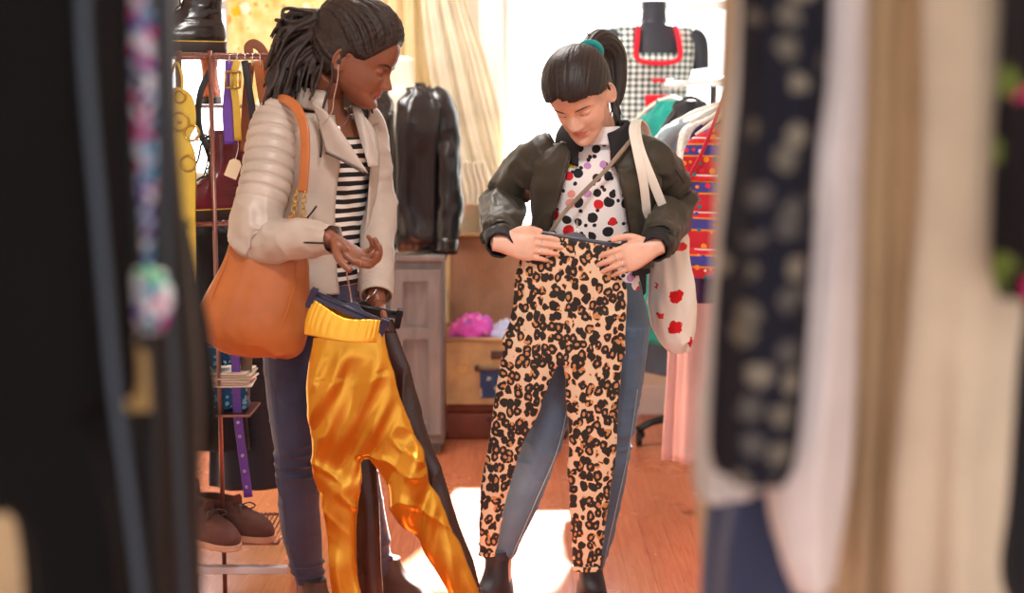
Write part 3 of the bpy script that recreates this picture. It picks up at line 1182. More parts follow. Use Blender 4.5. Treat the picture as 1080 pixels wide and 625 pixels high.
    cc = [wrL + (elL - wrL) * q for q in (.34, .2, .05)]
    mesh_obj('cuff', slab(tube(cc, [.043, .044, .042], 40, 14, disp=lambda S, T, G: .0022 * np.abs(np.sin(S * math.pi * 9))), .004, True), M['jacket_beige'], jk)
    # collar and the two lapels, folded sheets
    def sheet(c00, c10, c11, c01, bulge, nu=14, nv=14, nrmv=A(.3, -.95, .1)):
        G = np.zeros((nv, nu, 3))
        for j in range(nv):
            for i in range(nu):
                u, v = i / (nu - 1), j / (nv - 1)
                G[j, i] = (np.asarray(c00) * (1 - u) + np.asarray(c10) * u) * (1 - v) + (np.asarray(c01) * (1 - u) + np.asarray(c11) * u) * v + nrm(nrmv) * bulge * math.sin(math.pi * u) * math.sin(math.pi * (.15 + .85 * v))
        return G
    mesh_obj('lapel', slab(sheet(P(331, 108, 3.675), P(345, 118, 3.655), P(389, 183, 3.645), P(345, 161, 3.655), .010), .005), M['jacket_beige'], jk)
    mesh_obj('lapel', slab(sheet(P(372, 112, 3.80), P(380, 112, 3.79), P(399, 176, 3.75), P(388, 176, 3.73), .008), .005), M['jacket_beige'], jk)
    mesh_obj('zip', gridmesh(tube([P(343, 161, 3.648), P(360, 169, 3.642), P(388, 185, 3.640)], [.0022] * 3, 8, 6)), M['darkmetal'], jk)
    mesh_obj('zip', gridmesh(tube([P(337, 136, 3.662), P(339, 152, 3.656), P(338, 166, 3.652)], [.002, .0035, .003], 8, 6)), M['darkmetal'], jk)
    mesh_obj('zip', gridmesh(tube([P(322, 232, 3.655), P(328, 225, 3.652), P(334, 217, 3.655)], [.0026] * 3, 8, 6)), M['darkmetal'], jk)
    neck_c = p1 + A(.004, 0, .012)
    cg = np.zeros((7, 40, 3))
    for j in range(7):
        for i in range(40):
            a = R(36 + (324 - 36) * i / 39)
            r = .082 - .018 * (j / 6) + .008 * math.sin(math.pi * j / 6)
            cg[j, i] = neck_c + f * math.cos(a) * r * 1.02 + lat * math.sin(a) * r * 1.1 + A(0, 0, -.026 + .05 * j / 6 - .012 * max(0, math.cos(a)))
    mesh_obj('collar', slab(cg, .006), M['jacket_beige'], jk)
    # ---- jeans
    jp = [gridmesh(loft(torso_secs(p0 - A(0, 0, .02), p1, fh, f, .004, 0, .34, 6), 40, 5))]
    for a, b, c in ((hipR, knR, anR), (hipL, knL, anL)):
        jp.append(gridmesh(limb(a, b, c, [.088, .077, .057, .056, .042], bulge=-fh * .012)))
    kz = (knR[2] + knL[2]) / 2
    def jw(co, no):
        k = .35 + 1.3 * np.exp(-((co[:, 2] - kz) / .07) ** 2) + 1.0 * np.exp(-((co[:, 2] - .16) / .06) ** 2)
        return .0065 * k * (ridge(co * A(9, 9, 34)) - .4)
    jeans = remesh_obj('jeans', jp, .0042, M['jeans_navy'], root, smooth=4, disp=jw)
    side = nrm(A(-.55, -.83, 0))
    mesh_obj('seam', gridmesh(tube([hipR * .6 + knR * .4 + side * .079, knR + side * .062, knR * .5 + anR * .5 + side * .056 - fh * .012, anR + side * .046], [.0016] * 4, 6, 8)), M['seam_navy'], jeans)
    # ---- boots
    for an, yaw in ((anR, math.atan2(-.78, .62)), (anL, math.atan2(-.43, .9))):
        T = frame2(yaw, A(an[0], an[1], 0))
        bt = mesh_obj('boot', gridmesh(T(shoe_upper(.185, .145, .043, .06, collar=.145))), M['boot_brown'], root)
        V, F = shoe_sole(.188, .043, .064, .02)
        mesh_obj('sole', (T(V), F), M['rubber'], bt, angle=40)
    # ---- necklace, earphone cord, rings
    nl = [P(343, 112, 3.70), P(349, 128, 3.705), P(357, 134, 3.71), P(365, 128, 3.74), P(369, 112, 3.79)]
    ne = mesh_obj('necklace', gridmesh(tube(nl, [.0012] * 5, 6, 8)), M['silver'], root)
    mesh_obj('pendant', gridmesh(ellipsoid(P(357, 136, 3.705), (.006, .004, .009))), M['silver'], ne)
    ep = mesh_obj('earphone_cord', gridmesh(tube([P(357, 68, 3.655), P(356, 84, 3.655), P(352, 104, 3.655), P(350, 118, 3.65), P(340, 132, 3.645)], [.0013] * 5, 6, 8)), M['seam_beige'], root)
    mesh_obj('earbud', gridmesh(ellipsoid(P(357.5, 65, 3.66), (.0055, .006, .0065))), M['boot_black'], ep)
    p = tipsR[0][0]
    mesh_obj('ring', ring((p[1] + p[2]) / 2, nrm(np.cross(p[2] - p[1], A(0, 0, 1))), nrm(np.cross(np.cross(p[2] - p[1], A(0, 0, 1)), p[2] - p[1])), .0088, .0012), M['brass'], root)
    return dict(p0=p0, p1=p1, f=f, lat=lat, shR=shR, wrR=wrR, tipsR=tipsR, W=W, H=H, wrL=wrL)

def paint_lips(body, H):
    me = body.data
    n = len(me.polygons)
    c = np.empty(n * 3); me.polygons.foreach_get('center', c)
    L = H.inv(c.reshape(-1, 3) + np.array(body.location))
    w = .0235 - 420 * (L[:, 2] - .0558) ** 2 * 0
    zt = .0558 + .0085 * (1 - (L[:, 0] / .025) ** 2) * (1 - .25 * gs(L[:, 0], 0, .004))
    zb = .0558 - .0105 * (1 - (L[:, 0] / .024) ** 2)
    m = (np.abs(L[:, 0]) < w) & (L[:, 2] < zt) & (L[:, 2] > zb) & (L[:, 1] > .06)
    me.polygons.foreach_set('material_index', m.astype(np.int32))

W1 = build_shopper_beige()
# ------------------------------------------------------------------ the shopper in the olive bomber jacket
def build_shopper_olive():
    f = nrm(A(-.10, -.99, 0)); fh = nrm(A(-.06, -1, 0))
    lat = np.cross(f, A(0, 0, 1))               # towards her right: left in the picture
    root = thing('person', 'person with dark ponytail in olive bomber jacket, dotted top and blue jeans, head bowed', 'person', P(600, 640, 3.95) * A(1, 1, 0))
    p1 = P(629, 140, 3.99); p0 = P(620, 372, 3.96)
    H = Head(A(-.36, -.93), R(42), 1.05, roll=R(-7)).anchor((0, .112, .083), P(605, 139, 3.80))
    shR = p0 * .10 + p1 * .90 + lat * .150; shL = p0 * .10 + p1 * .90 - lat * .150
    elR, wrR = P(533, 212, 4.07), P(527, 257, 3.735)
    elL, wrL = P(711, 216, 4.04), P(692, 261, 3.735)
    hipR, hipL = p0 + lat * .085 + A(0, 0, .08), p0 - lat * .085 + A(0, 0, .08)
    knR, anR = P(571, 468, 3.90), P(527, 583, 3.93)
    knL, anL = P(645, 470, 3.93), P(622, 596, 3.94)
    parts = H.parts()
    parts.append(gridmesh(loft(torso_secs(p0, p1, fh, f, -.012), 40, 4)))
    nk = H.w((0, -.030, .050))
    parts.append(gridmesh(tube([p1 - A(0, 0, .05), p1 + A(0, 0, .02), (p1 + nk) / 2, nk], [.058, .051, .048, .050], 24, 5)))
    for a, b, c in ((shR, elR, wrR), (shL, elL, wrL)):
        parts.append(gridmesh(limb(a, b, c, [.048, .040, .034, .033, .025])))
    for a, b, c, toe in ((hipR, knR, anR, nrm(A(-.35, -.94, 0))), (hipL, knL, anL, nrm(A(.1, -1, 0)))):
        parts.append(gridmesh(limb(a, b, c, [.083, .071, .050, .050, .033], bulge=-fh * .012)))
        parts.append(gridmesh(tube([c + A(0, 0, .01), A(c[0], c[1], .08) + toe * .02, A(c[0], c[1], .055) + toe * .09, A(c[0], c[1], .04) + toe * .14], [(.034, .034), (.036, .036), (.034, .024), (.018, .014)], 16, 4)))
    hr, WR, tR = hand(wrR, (.97, -.02, -.10), (-.12, -.97, .25), 1, [(.10, .22, .12), (.12, .20, .12), (.16, .24, .15), (.22, .35, .2)], .0, .95,
                      dict(dirs=[(.80, .48, .06), (.97, .12, -.1), (.98, -.10, -.2)]))
    hl, WL, tL = hand(wrL, (-.93, -.02, -.34), (.12, -.97, .25), -1, [(.12, .25, .15), (.12, .22, .14), (.14, .22, .14), (.2, .3, .2)], .02, .95,
                      dict(dirs=[(.72, .58, .10), (.93, .30, -.05), (.98, .08, -.1)]))
    parts += hr + hl
    body = remesh_obj('body', parts, .0026, [M['skin_fair'], M['lip_fair']], root, smooth=4)
    paint_lips(body, H)
    for sx in (-1, 1):
        mesh_obj('eyebrow', H.strip([(sx * .015, .1285), (sx * .027, .133), (sx * .040, .1335), (sx * .050, .128)], [.001, .0022, .002, .0007]), M['brow_brown'], root)
        mesh_obj('eyelash', H.strip([(sx * .018, .1095), (sx * .025, .1065), (sx * .034, .106), (sx * .044, .110)], [.0008, .0014, .0015, .0008]), M['lash'], root)
    # ---- hair
    def zline(X, Y):
        z = interp(Y, [-.07, -.035, -.012, .004, .02, .04, .062, .08, .092, .12], [.030, .050, .085, .128, .124, .130, .148, .158, .166, .170])
        return z
    zl0 = zline
    zline = lambda X, Y: zl0(X, Y) + .004 * np.sin(X * 95 + 1) * (Y > .02) + .0025 * vn(np.stack([X * 130, Y * 0, Y * 0], -1)) + .010 * gs(X, .018, .016) * (Y > .04)
    tl = A(-.004, -.080, .218)
    def streak(X, Y, Z):
        d = np.stack([X - tl[0], Y - tl[1], Z - tl[2]], -1)
        ang = np.arctan2(d[..., 0], d[..., 1] + .03)
        return .0012 * vn(np.stack([ang * 30, Z * 3, X * 0], -1)) + .0014 * vn(np.stack([ang * 90, Z * 3, X * 0 + 4], -1))
    cap = H.hair_shell(zline, lambda X, Y, Z: .010 + .008 * sstep(Z, .15, .21) - .008 * gs(X, .016, .0045) * sstep(Y, .0, .05), streak=streak, edge=.006)
    hp = [gridmesh(cap)]
    tied = nrm(H.inv(P(622, 58, 3.94)) - A(0, -.005, .10))
    rs = random.Random(21)
    for q0 in np.linspace(-1, 1, 120):
        x = .071 * math.sin(q0 * 1.45) + rs.uniform(-.002, .002)
        y = .094 * math.sqrt(max(.02, 1 - (x / .0735) ** 2)) - .002
        z = float(zline(np.array(x), np.array(y))) + rs.uniform(-.004, .003)
        d0 = nrm(A(x, y, z) - A(0, -.005, .10))
        pp = []
        for q in np.linspace(0, 1, 8):
            d = nrm(d0 * (1 - q) + tied * q + A(0, 0, .06) * math.sin(math.pi * q))
            zz = H.skull(d, 0)[2]
            pp.append(H.w(H.skull(d, .0098 + .008 * float(sstep(zz, .15, .21)) + rs.uniform(-.0006, .0010))))
        hp.append(gridmesh(tube(pp, [.0009] + [rs.uniform(.0014, .0022)] * 6 + [.0018], 6, 5)))
    # ponytail: rises behind the band and falls behind the ear
    pt = [P(622, 62, 3.93), P(623, 50, 3.97), P(634, 44, 4.02), P(646, 56, 4.05), P(650, 78, 4.05), P(650, 100, 4.04), P(647, 118, 4.03)]
    hp.append(gridmesh(tube(pt, [.026, .026, .036, .036, .030, .022, .006], 40, 8, disp=lambda S, T, G: .0016 * np.sin(T * 2 * math.pi * 13 + 3 * S) + .001 * vn(wrap(S, T, 2, 9)))))
    rnd = random.Random(3)
    for k in range(9):
        x = 644 + rnd.uniform(-4, 6)
        hp.append(gridmesh(tube([P(x, 80, 4.03), P(x + rnd.uniform(0, 5), 104, 4.02), P(x + rnd.uniform(2, 10), 120 + rnd.uniform(0, 14), 4.0)], [.003, .003, .0022], 6, 5)))
    for k in range(6):
        hp.append(gridmesh(tube([P(625, 50, 3.98), P(623 + rnd.uniform(-4, 3), 41, 3.98), P(624 + rnd.uniform(-8, 6), 35 + rnd.uniform(-2, 4), 3.98)], [.006, .004, .002], 6, 5)))
    for path in ([(581, 92, 3.86), (580, 99, 3.85), (581, 106, 3.84)], [(647, 100, 3.90), (646, 112, 3.90), (644, 122, 3.90)]):
        hp.append(gridmesh(tube([P(*q) for q in path], [.005, .004, .002], 6, 5)))
    hair = remesh_obj('hair', hp, .0017, M['hair_black'], root, smooth=1)
    band_c, bd = P(622, 55, 3.94), nrm(P(623, 46, 3.99) - P(622, 66, 3.91))
    b1 = nrm(np.cross(bd, A(1, 0, 0))); b2 = np.cross(bd, b1)
    mesh_obj('hair_band', ring(band_c, b1, b2, .030, .0095, 40, 12), M['teal_band'], root)
    # ---- dotted top with a plain stand collar
    ts = torso_secs(p0, p1, fh, f, -.001, .22, .95, 12)
    tee = remesh_obj('dotted_top', [gridmesh(loft(ts, 56, 5, disp=lambda S, T, G: .004 * vn(wrap(S, T, 5, 2.2, 3))))], .006, M['dots'], root, smooth=3)
    nb = p1 + f * .012
    cs = [(nb + A(0, 0, -.03), f, lat, .082, .092, .07), (nb + f * .004 + A(0, 0, .0), f, lat, .070, .074, .062), (nb + f * .006 + A(0, 0, .018), f, lat, .064, .066, .058)]
    mesh_obj('collar', slab(loft(cs, 48, 6), .003, True), M['tee_white'], tee)
    # ---- bomber jacket
    js = torso_secs(p0, p1, fh, f, .026, .40, .955, 12, wide=.006)
    def wob(S, T, G):
        return .010 * (ridge(np.stack([T * 9, S * 3, S * 0 + 2], -1)) - .4) + .005 * vn(np.stack([T * 20, S * 9, S * 0 + 8], -1))
    a0 = lambda s: R(interp(s, [0, .25, .6, .85, 1], [50, 44, 31, 22, 24]))
    a1 = lambda s: R(360 - interp(s, [0, .25, .6, .85, 1], [46, 40, 28, 18, 20]))
    G = shell(js, 110, 7, a0, a1, .005, wob)
    jk = mesh_obj('bomber_jacket', slab(G, .006), M['olive'], root)
    mesh_obj('waistband', slab(shell(torso_secs(p0, p1, fh, f, .022, .37, .415, 3, wide=.006), 110, 5, a0(0), a1(0), .006, lambda S, T, G: .0012 * np.sin(T * 260)), .006), M['rib_black'], jk)
    for col in (G[:, 0], G[:, -1]):
        mesh_obj('zip', gridmesh(tube(col[::6] + f * .004, [.0030] * len(col[::6]), 8, 3)), M['darkmetal'], jk)
    cg = np.zeros((8, 60, 3))
    nc = p1 + A(.0, .0, .004)
    for j in range(8):
        for i in range(60):
            a = R(24 + (336 - 24) * i / 59)
            v = j / 7
            dip = max(0, math.cos(a)) ** 1.5
            r = .100 - .024 * v + .010 * math.sin(math.pi * v)
            cg[j, i] = nc + f * math.cos(a) * (r * 1.0 + .018 * dip) + lat * math.sin(a) * r * 1.06 + A(0, 0, -.045 + .072 * v - .055 * dip * (1 - .3 * v))
    mesh_obj('collar', slab(cg, .008), M['rib_black'], jk)
    cuffs = []
    for sh, el, wr, sd, seed in ((shR, elR, wrR, 1, 2.2), (shL, elL, wrL, -1, 6.4)):
        d = nrm(wr - el)
        cp = [sh - lat * sd * .045 + A(0, 0, .012), sh + lat * sd * .006 + A(0, 0, -.016), (sh + el) / 2 + lat * sd * .010, el + lat * sd * .006, (el + wr) / 2 + A(0, 0, .004), wr - d * .062, wr - d * .048]
        sl = mesh_obj('sleeve', slab(tube(cp, [.054, .066, .062, .056, .052, .047, .037], 56, 14, disp=sleeve_wrinkles(.016, seed, 11, .55)), .003, True), M['olive'], jk)
        cuff = mesh_obj('cuff', slab(tube([wr - d * .060, wr - d * .03, wr + d * .012], [.040, .039, .036], 48, 6, disp=lambda S, T, G: .0009 * np.sin(T * 2 * math.pi * 40)), .004, True), M['rib_black'], jk)
    # zip pocket on the upper sleeve
    mesh_obj('zip', gridmesh(tube([P(709, 172, 3.925), P(716, 184, 3.925), P(722, 193, 3.93)], [.0025] * 3, 8, 4)), M['darkmetal'], jk)
    # ---- jeans
    jp = [gridmesh(loft(torso_secs(p0 - A(0, 0, .02), p1, fh, f, .004, 0, .36, 6), 40, 5))]
    for a, b, c in ((hipR, knR, anR), (hipL, knL, anL)):
        jp.append(gridmesh(limb(a, b, c, [.090, .078, .058, .057, .042], bulge=-fh * .012)))
    kz = (knR[2] + knL[2]) / 2
    def jw(co, no):
        k = .3 + 1.1 * np.exp(-((co[:, 2] - kz) / .07) ** 2) + .9 * np.exp(-((co[:, 2] - .2) / .06) ** 2)
        return .0060 * k * (ridge(co * A(9, 9, 34) + 4) - .4)
    jeans = remesh_obj('jeans', jp, .0042, M['jeans_blue'], root, smooth=4, disp=jw)
    for a, b, c, sd in ((hipR, knR, anR, nrm(A(.75, -.66, 0))), (hipL, knL, anL, nrm(A(.75, -.66, 0)))):
        mesh_obj('seam', gridmesh(tube([a * .5 + b * .5 + sd * .079, b + sd * .061, b * .5 + c * .5 + sd * .055, c + sd * .046], [.0015] * 4, 6, 8)), M['seam_blue'], jeans)
    # ---- ankle boots with a block heel
    for an, yaw in ((anR, math.atan2(-.94, -.35)), (anL, math.atan2(-1, .1))):
        T = frame2(yaw, A(an[0], an[1], .0))
        G = shoe_upper(.150, .150, .043, .056, collar=.172)
        G[..., 2] += .018
        bt = mesh_obj('boot', gridmesh(T(G)), M['boot_black'], root)
        V, F = shoe_sole(.152, .043, .058, .018)
        V = V + A(0, 0, .012)
        mesh_obj('sole', (T(V), F), M['rubber'], bt, angle=40)
        V, F = box((-.034, 0, .008), (.05, .066, .016), bev=.004)
        mesh_obj('heel', (T(V), F), M['rubber'], bt, angle=40)
    # ---- rings
    def on_finger(t, i, q):
        p = t[i][0]; d = nrm(p[2] - p[1]); c = p[1] * (1 - q) + p[2] * q
        u = nrm(np.cross(d, A(0, 1, 0))); v = np.cross(d, u)
        return mesh_obj('ring', ring(c, u, v, t[i][1] * 1.08, .0014), M['silver'], root)
    on_finger(tR, 1, .55); on_finger(tR, 2, .55); on_finger(tL, 1, .55); on_finger(tL, 2, .35); on_finger(tL, 3, .35)
    return dict(p0=p0, p1=p1, f=f, lat=lat, shL=shL, tR=tR, tL=tL, H=H, wrR=wrR, wrL=wrL)

W2 = build_shopper_olive()
# ------------------------------------------------------------------ what the shoppers hold and carry
def pants(name, label, cat, Y, top, legs, thick, mat, wr, band=None, group=None, yfun=None, voxel=.0042):
    """hanging trousers: rows (y, x left, x right) in photo pixels for the top and for each leg, at distance Y"""
    yf = yfun or (lambda y: 0.0)
    def piece(rows, th):
        pts, rad = [], []
        for y, xl, xr in rows:
            Yy = Y + yf(y)
            a, b = P(xl, y, Yy), P(xr, y, Yy)
            pts.append((a + b) / 2); rad.append((np.linalg.norm(b - a) / 2, th))
        G = tube(pts, rad, 48, 7, up=(0, 1, 0), square=2.3)
        return gridmesh(G)
    parts = [piece(top, thick * .9)] + [piece(l, thick) for l in legs]
    o = remesh_obj(name, parts, voxel, mat, None, smooth=5, disp=wr)
    tag(o, label, cat, group)
    return o

# ---- leopard leggings
def lw(co, no):
    a = .006 * (ridge(co * A(14, 14, 3.2) + A(co[:, 2] * 0, co[:, 2] * 0, co[:, 2] * 0).T) - .45)
    b = .004 * vn(co * A(22, 8, 9)) + .004 * (ridge(co * A(10, 10, 26) + 5) - .5) * sstep(co[:, 2], .62, .3)
    return a + b
YL = 3.765
leo = pants('leggings', 'leopard print leggings held up by their hanger against the jeans', 'leggings', YL,
    [(264, 566, 657), (276, 553, 660), (292, 543, 663), (320, 539, 663), (345, 535, 662), (372, 530, 660), (384, 560, 630)],
    [[(330, 537, 597), (366, 531, 592), (400, 525, 579), (430, 520, 567), (460, 515, 553), (500, 510, 540), (540, 507, 530), (578, 505, 523), (584, 505, 523)],
     [(330, 592, 662), (366, 594, 660), (400, 596, 656), (430, 597, 653), (460, 598, 651), (500, 600, 647), (540, 601, 641), (575, 602, 637), (599, 604, 634)]],
    .017, M['leopard'], lw)
o = mesh_obj('waistband', slab(tube([P(614.5, 254, YL), P(613, 262, YL), P(611.5, 271, YL)], [(px(YL, 40), .017), (px(YL, 46), .018), (px(YL, 48), .018)], 60, 5, up=(0, 1, 0), square=2.4), .003, True), M['leopard'], leo)
mesh_obj('hem', slab(tube([P(514, 581, YL), P(514, 585, YL)], [(px(YL, 9.5), .0185)] * 2, 32, 3, up=(0, 1, 0)), .003, True), M['leopard'], leo)
mesh_obj('hem', slab(tube([P(619, 596, YL), P(619, 601, YL)], [(px(YL, 16), .0185)] * 2, 32, 3, up=(0, 1, 0)), .003, True), M['leopard'], leo)

def clip_hanger(name, label, a, b, mat, hump=.0, thick=.007, hgt=.012, hook=None, group=None, clips=True, prop=.5, cliplen=.034):
    """trouser hanger: flat bar from a to b with a clip at either end and a wire hook"""
    root = thing(name, label, 'hanger', (a + b) / 2, group)
    d = nrm(b - a); up = nrm(A(0, 0, 1) - d * d[2]); w = np.cross(d, up)
    L = np.linalg.norm(b - a)
    poly = []
    for t in np.linspace(0, 1, 41):
        poly.append((t * L, hgt * .5 + hump * math.exp(-((t - prop) / .10) ** 2)))
    for t in np.linspace(1, 0, 12):
        poly.append((t * L, -hgt * .5))
    mesh_obj('bar', prism(poly, a, d, up, w, thick), mat, root, smooth=False)
    mesh_obj('rib', gridmesh(tube([a + up * hgt * .3, b + up * hgt * .3], [thick * .75] * 2, 10, 2)), mat, root)
    if clips:
        for q, e in ((0.0, -1), (1.0, 1)):
            c = a + d * (L * q)
            for s in (-1, 1):
                ang = .22 * s
                pv = c + w * s * (thick * .9)
                cl = mesh_obj('clip', prism([(-.008, .018), (.008, .018), (.0085, -cliplen + .006), (.005, -cliplen), (-.005, -cliplen), (-.0085, -cliplen + .006)], pv, d, nrm(up + w * ang), nrm(w - up * ang), .005), mat, root, smooth=False)
            mesh_obj('spring', gridmesh(tube([c - d * .010 + up * .006, c + d * .010 + up * .006], [.0055] * 2, 12, 3)), M['darkmetal'], root)
    if hook is not None:
        mesh_obj('hook', gridmesh(tube(hook, [.0023] * len(hook), 8, 8)), M['metal'], root)
    return root

a, b = P(560, 245, YL), P(658, 261, YL)
hk = (a + b) / 2
clip_hanger('trouser_hanger', 'grey plastic clip hanger across the waist of the leopard leggings', a, b, M['hanger_grey'], .014, .007, .013,
            hook=[hk + A(0, 0, .015), hk + A(0, .01, .035), hk + A(.0, .03, .05)], prop=.48, cliplen=.03)

# ---- gold leggings
YG = 3.47
def gw(co, no):
    q = co + A(1, 0, 0) * (.10 * np.sin(co[:, 2] * 5))[:, None]
    a = .017 * vn(q * A(15, 9, 2.4) + 3) + .007 * vn(q * A(34, 12, 5) + 9)
    b = .006 * vn(co * A(11, 8, 11) + 2) + .009 * (ridge(co @ np.array([[1, 0, .7], [0, 1, 0], [-.7, 0, 1]]) * A(6, 6, 16) + 8) - .4) * np.exp(-((co[:, 2] - .52) / .10) ** 2)
    return (a + b) * (1 - .9 * sstep(co[:, 2], .78, .86)) - .005 * sstep(co[:, 2], .82, .87)
gold = pants('leggings', 'shiny gold leggings hanging from the navy clip hanger', 'leggings', YG,
    [(345, 329, 404), (352, 328, 408), (380, 327, 411), (410, 328, 420), (440, 328, 430), (468, 330, 438), (482, 345, 420)],
    [[(400, 328, 380), (440, 328, 384), (480, 329, 385), (520, 332, 384), (560, 338, 383), (600, 344, 383), (650, 351, 385), (682, 354, 386)],
     [(400, 352, 417), (440, 366, 430), (480, 388, 445), (520, 411, 460), (560, 436, 477), (600, 460, 494), (640, 480, 510), (668, 492, 520)]],
    .020, M['gold'], gw)
wb = tube([P(367, 326, YG), P(364, 336, YG), P(361, 347, YG), P(360, 356, YG)], [(px(YG, 38), .017), (px(YG, 39.5), .021), (px(YG, 40), .023), (px(YG, 39.5), .0235)], 96, 6, up=(0, 1, 0), square=2.4,
         disp=lambda S, T, G: .0016 * np.sin(T * 2 * math.pi * 30) * (1 - sstep(S, .6, .95)))
fq = sstep(YG - wb[..., 1], -.004, .02) * np.exp(-((wb[..., 0] - P(364, 336, YG)[0]) / .055) ** 2)
wb[..., 2] -= .022 * fq * np.linspace(1, .2, wb.shape[0])[:, None]
mesh_obj('waistband', slab(wb, .003, True), M['gold_band'], gold)
a, b = P(330, 311, YG), P(405, 343, YG)
ip = W1['tipsR'][1][0]
hb = a * .45 + b * .55
t1 = (ip[2] + ip[3]) / 2
clip_hanger('trouser_hanger', 'navy plastic clip hanger holding the gold leggings, hooked on a finger', a, b, M['hanger_navy'], .016, .010, .020,
            hook=[hb + A(0, 0, .012), hb + A(-.002, 0, .035), P(368, 300, 3.46), P(366, 288, 3.45), P(370, 279, 3.44), P(377, 281, 3.45), P(378, 288, 3.45)], prop=.55)

# ---- dark brown leather trousers behind the gold ones
YB = 3.60
def bw(co, no):
    return .006 * (ridge(co * A(12, 12, 3) + 13) - .4) + .005 * vn(co * A(14, 14, 8) + 3)
brown = pants('leather_trousers', 'dark brown leather trousers hanging behind the gold leggings', 'trousers', YB,
    [(336, 348, 414), (346, 346, 417), (380, 344, 428), (420, 345, 440), (450, 350, 448), (466, 370, 435)],
    [[(400, 345, 392), (450, 350, 395), (500, 358, 398), (550, 366, 400), (600, 372, 403), (650, 376, 406), (680, 378, 408)],
     [(400, 366, 434), (440, 388, 446), (480, 412, 459), (520, 432, 473), (560, 450, 486), (600, 466, 500), (640, 482, 512), (660, 492, 520)]],
    .016, M['brown_pants'], bw)
mesh_obj('waistband', slab(tube([P(381, 336, YB), P(381, 350, YB)], [(px(YB, 34), .017), (px(YB, 37), .019)], 48, 5, up=(0, 1, 0), square=2.4), .003, True), M['brown_pants'], brown)
a, b = P(346, 318, YB), P(421, 333, YB)
hb = (a + b) / 2
clip_hanger('trouser_hanger', 'black clip hanger with round knobs behind the navy one, holding brown leather trousers', a, b, M['hanger_black'], .012, .009, .017,
            hook=[hb + A(0, 0, .01), hb + A(.012, .0, .03), P(393, 311, 3.63), P(397, 305, 3.64)])

# ---- tan leather shoulder bag
def tan_bag():
    Yb = 3.60
    root = thing('shoulder_bag', 'large slouchy tan leather bag hanging from shoulder under the beige sleeve', 'bag', P(270, 374, Yb))
    rows = [(236, 247, 306, .030), (250, 243, 313, .042), (270, 237, 325, .054), (295, 226, 327, .064), (320, 213, 327, .070), (338, 205, 326, .070), (353, 212, 325, .064), (365, 224, 322, .050), (373, 240, 317, .034), (377, 262, 306, .016)]
    pts = [(P(xl, y, Yb) + P(xr, y, Yb)) / 2 for y, xl, xr, d in rows]
    rad = [(px(Yb, (xr - xl) / 2), d) for y, xl, xr, d in rows]
    def cr_(S, T, G):
        return .007 * (ridge(wrap(S, T, 2.2, 1.5, 4)) - .4) * (1 - .5 * S) + .004 * vn(wrap(S, T, 5, 3, 1))
    G = loft([(c_, A(0, -1, 0), A(1, 0, 0), r_[1], r_[0]) for c_, r_ in zip(pts, rad)], 72, 8, disp=cr_)
    V, F = gridmesh(G)
    mesh_obj('bag_body', (V, F), M['bag_tan'], root)
    # side gusset seam and base seam
    for path in ([(306, 238), (311, 262), (314, 290), (305, 330), (288, 368)], [(250, 240), (240, 275), (228, 310), (222, 345)]):
        c = []
        for x, y in path:
            q = P(x, y, Yb)
            i = np.argmin(np.linalg.norm((G - q) * A(1, 0, 1), axis=-1) + (G[..., 1] > Yb) * 1.0)
            c.append(G.reshape(-1, 3)[i] + A(0, -.001, 0))
        mesh_obj('seam', gridmesh(tube(c, [.0024] * len(c), 8, 8)), M['bag_seam'], root)
    # straps
    s1 = [P(319, 203, 3.575), P(321, 180, 3.575), P(322, 150, 3.58), P(319, 128, 3.595), P(311, 112, 3.625), P(300, 104.5, 3.675), P(290, 105, 3.73), P(282, 112, 3.77), P(278, 140, 3.79), P(274, 200, 3.74), P(268, 245, 3.66)]
    mesh_obj('strap', gridmesh(tube(s1, [(.013, .0045)] * len(s1), 20, 8, up=(-.3, -1, .3), square=3)), M['bag_tan'], root)
    for (x0, y0, x1, y1) in ((313, 201, 309, 229), (321, 201, 319, 232)):
        n = 5
        for i in range(n):
            t = (i + .5) / n
            c = P(x0 + (x1 - x0) * t, y0 + (y1 - y0) * t, 3.548 - .002 * i)
            u = A(1, .0, 0) if i % 2 else nrm(A(.5, -.86, 0))
            mesh_obj('chain_link', ring(c, u * .75, A(0, 0, 1), .0088, .0022, 20, 8), M['brass'], root)
    for (x, y) in ((308, 233), (319, 235)):
        mesh_obj('strap_tab', gridmesh(tube([P(x, y - 6, 3.548), P(x + .5, y + 8, 3.545), P(x + 1, y + 26, 3.548)], [(.011, .004), (.012, .005), (.010, .004)], 16, 6, up=(0, 1, 0), square=3)), M['bag_tan'], root)
    return root
tan_bag()

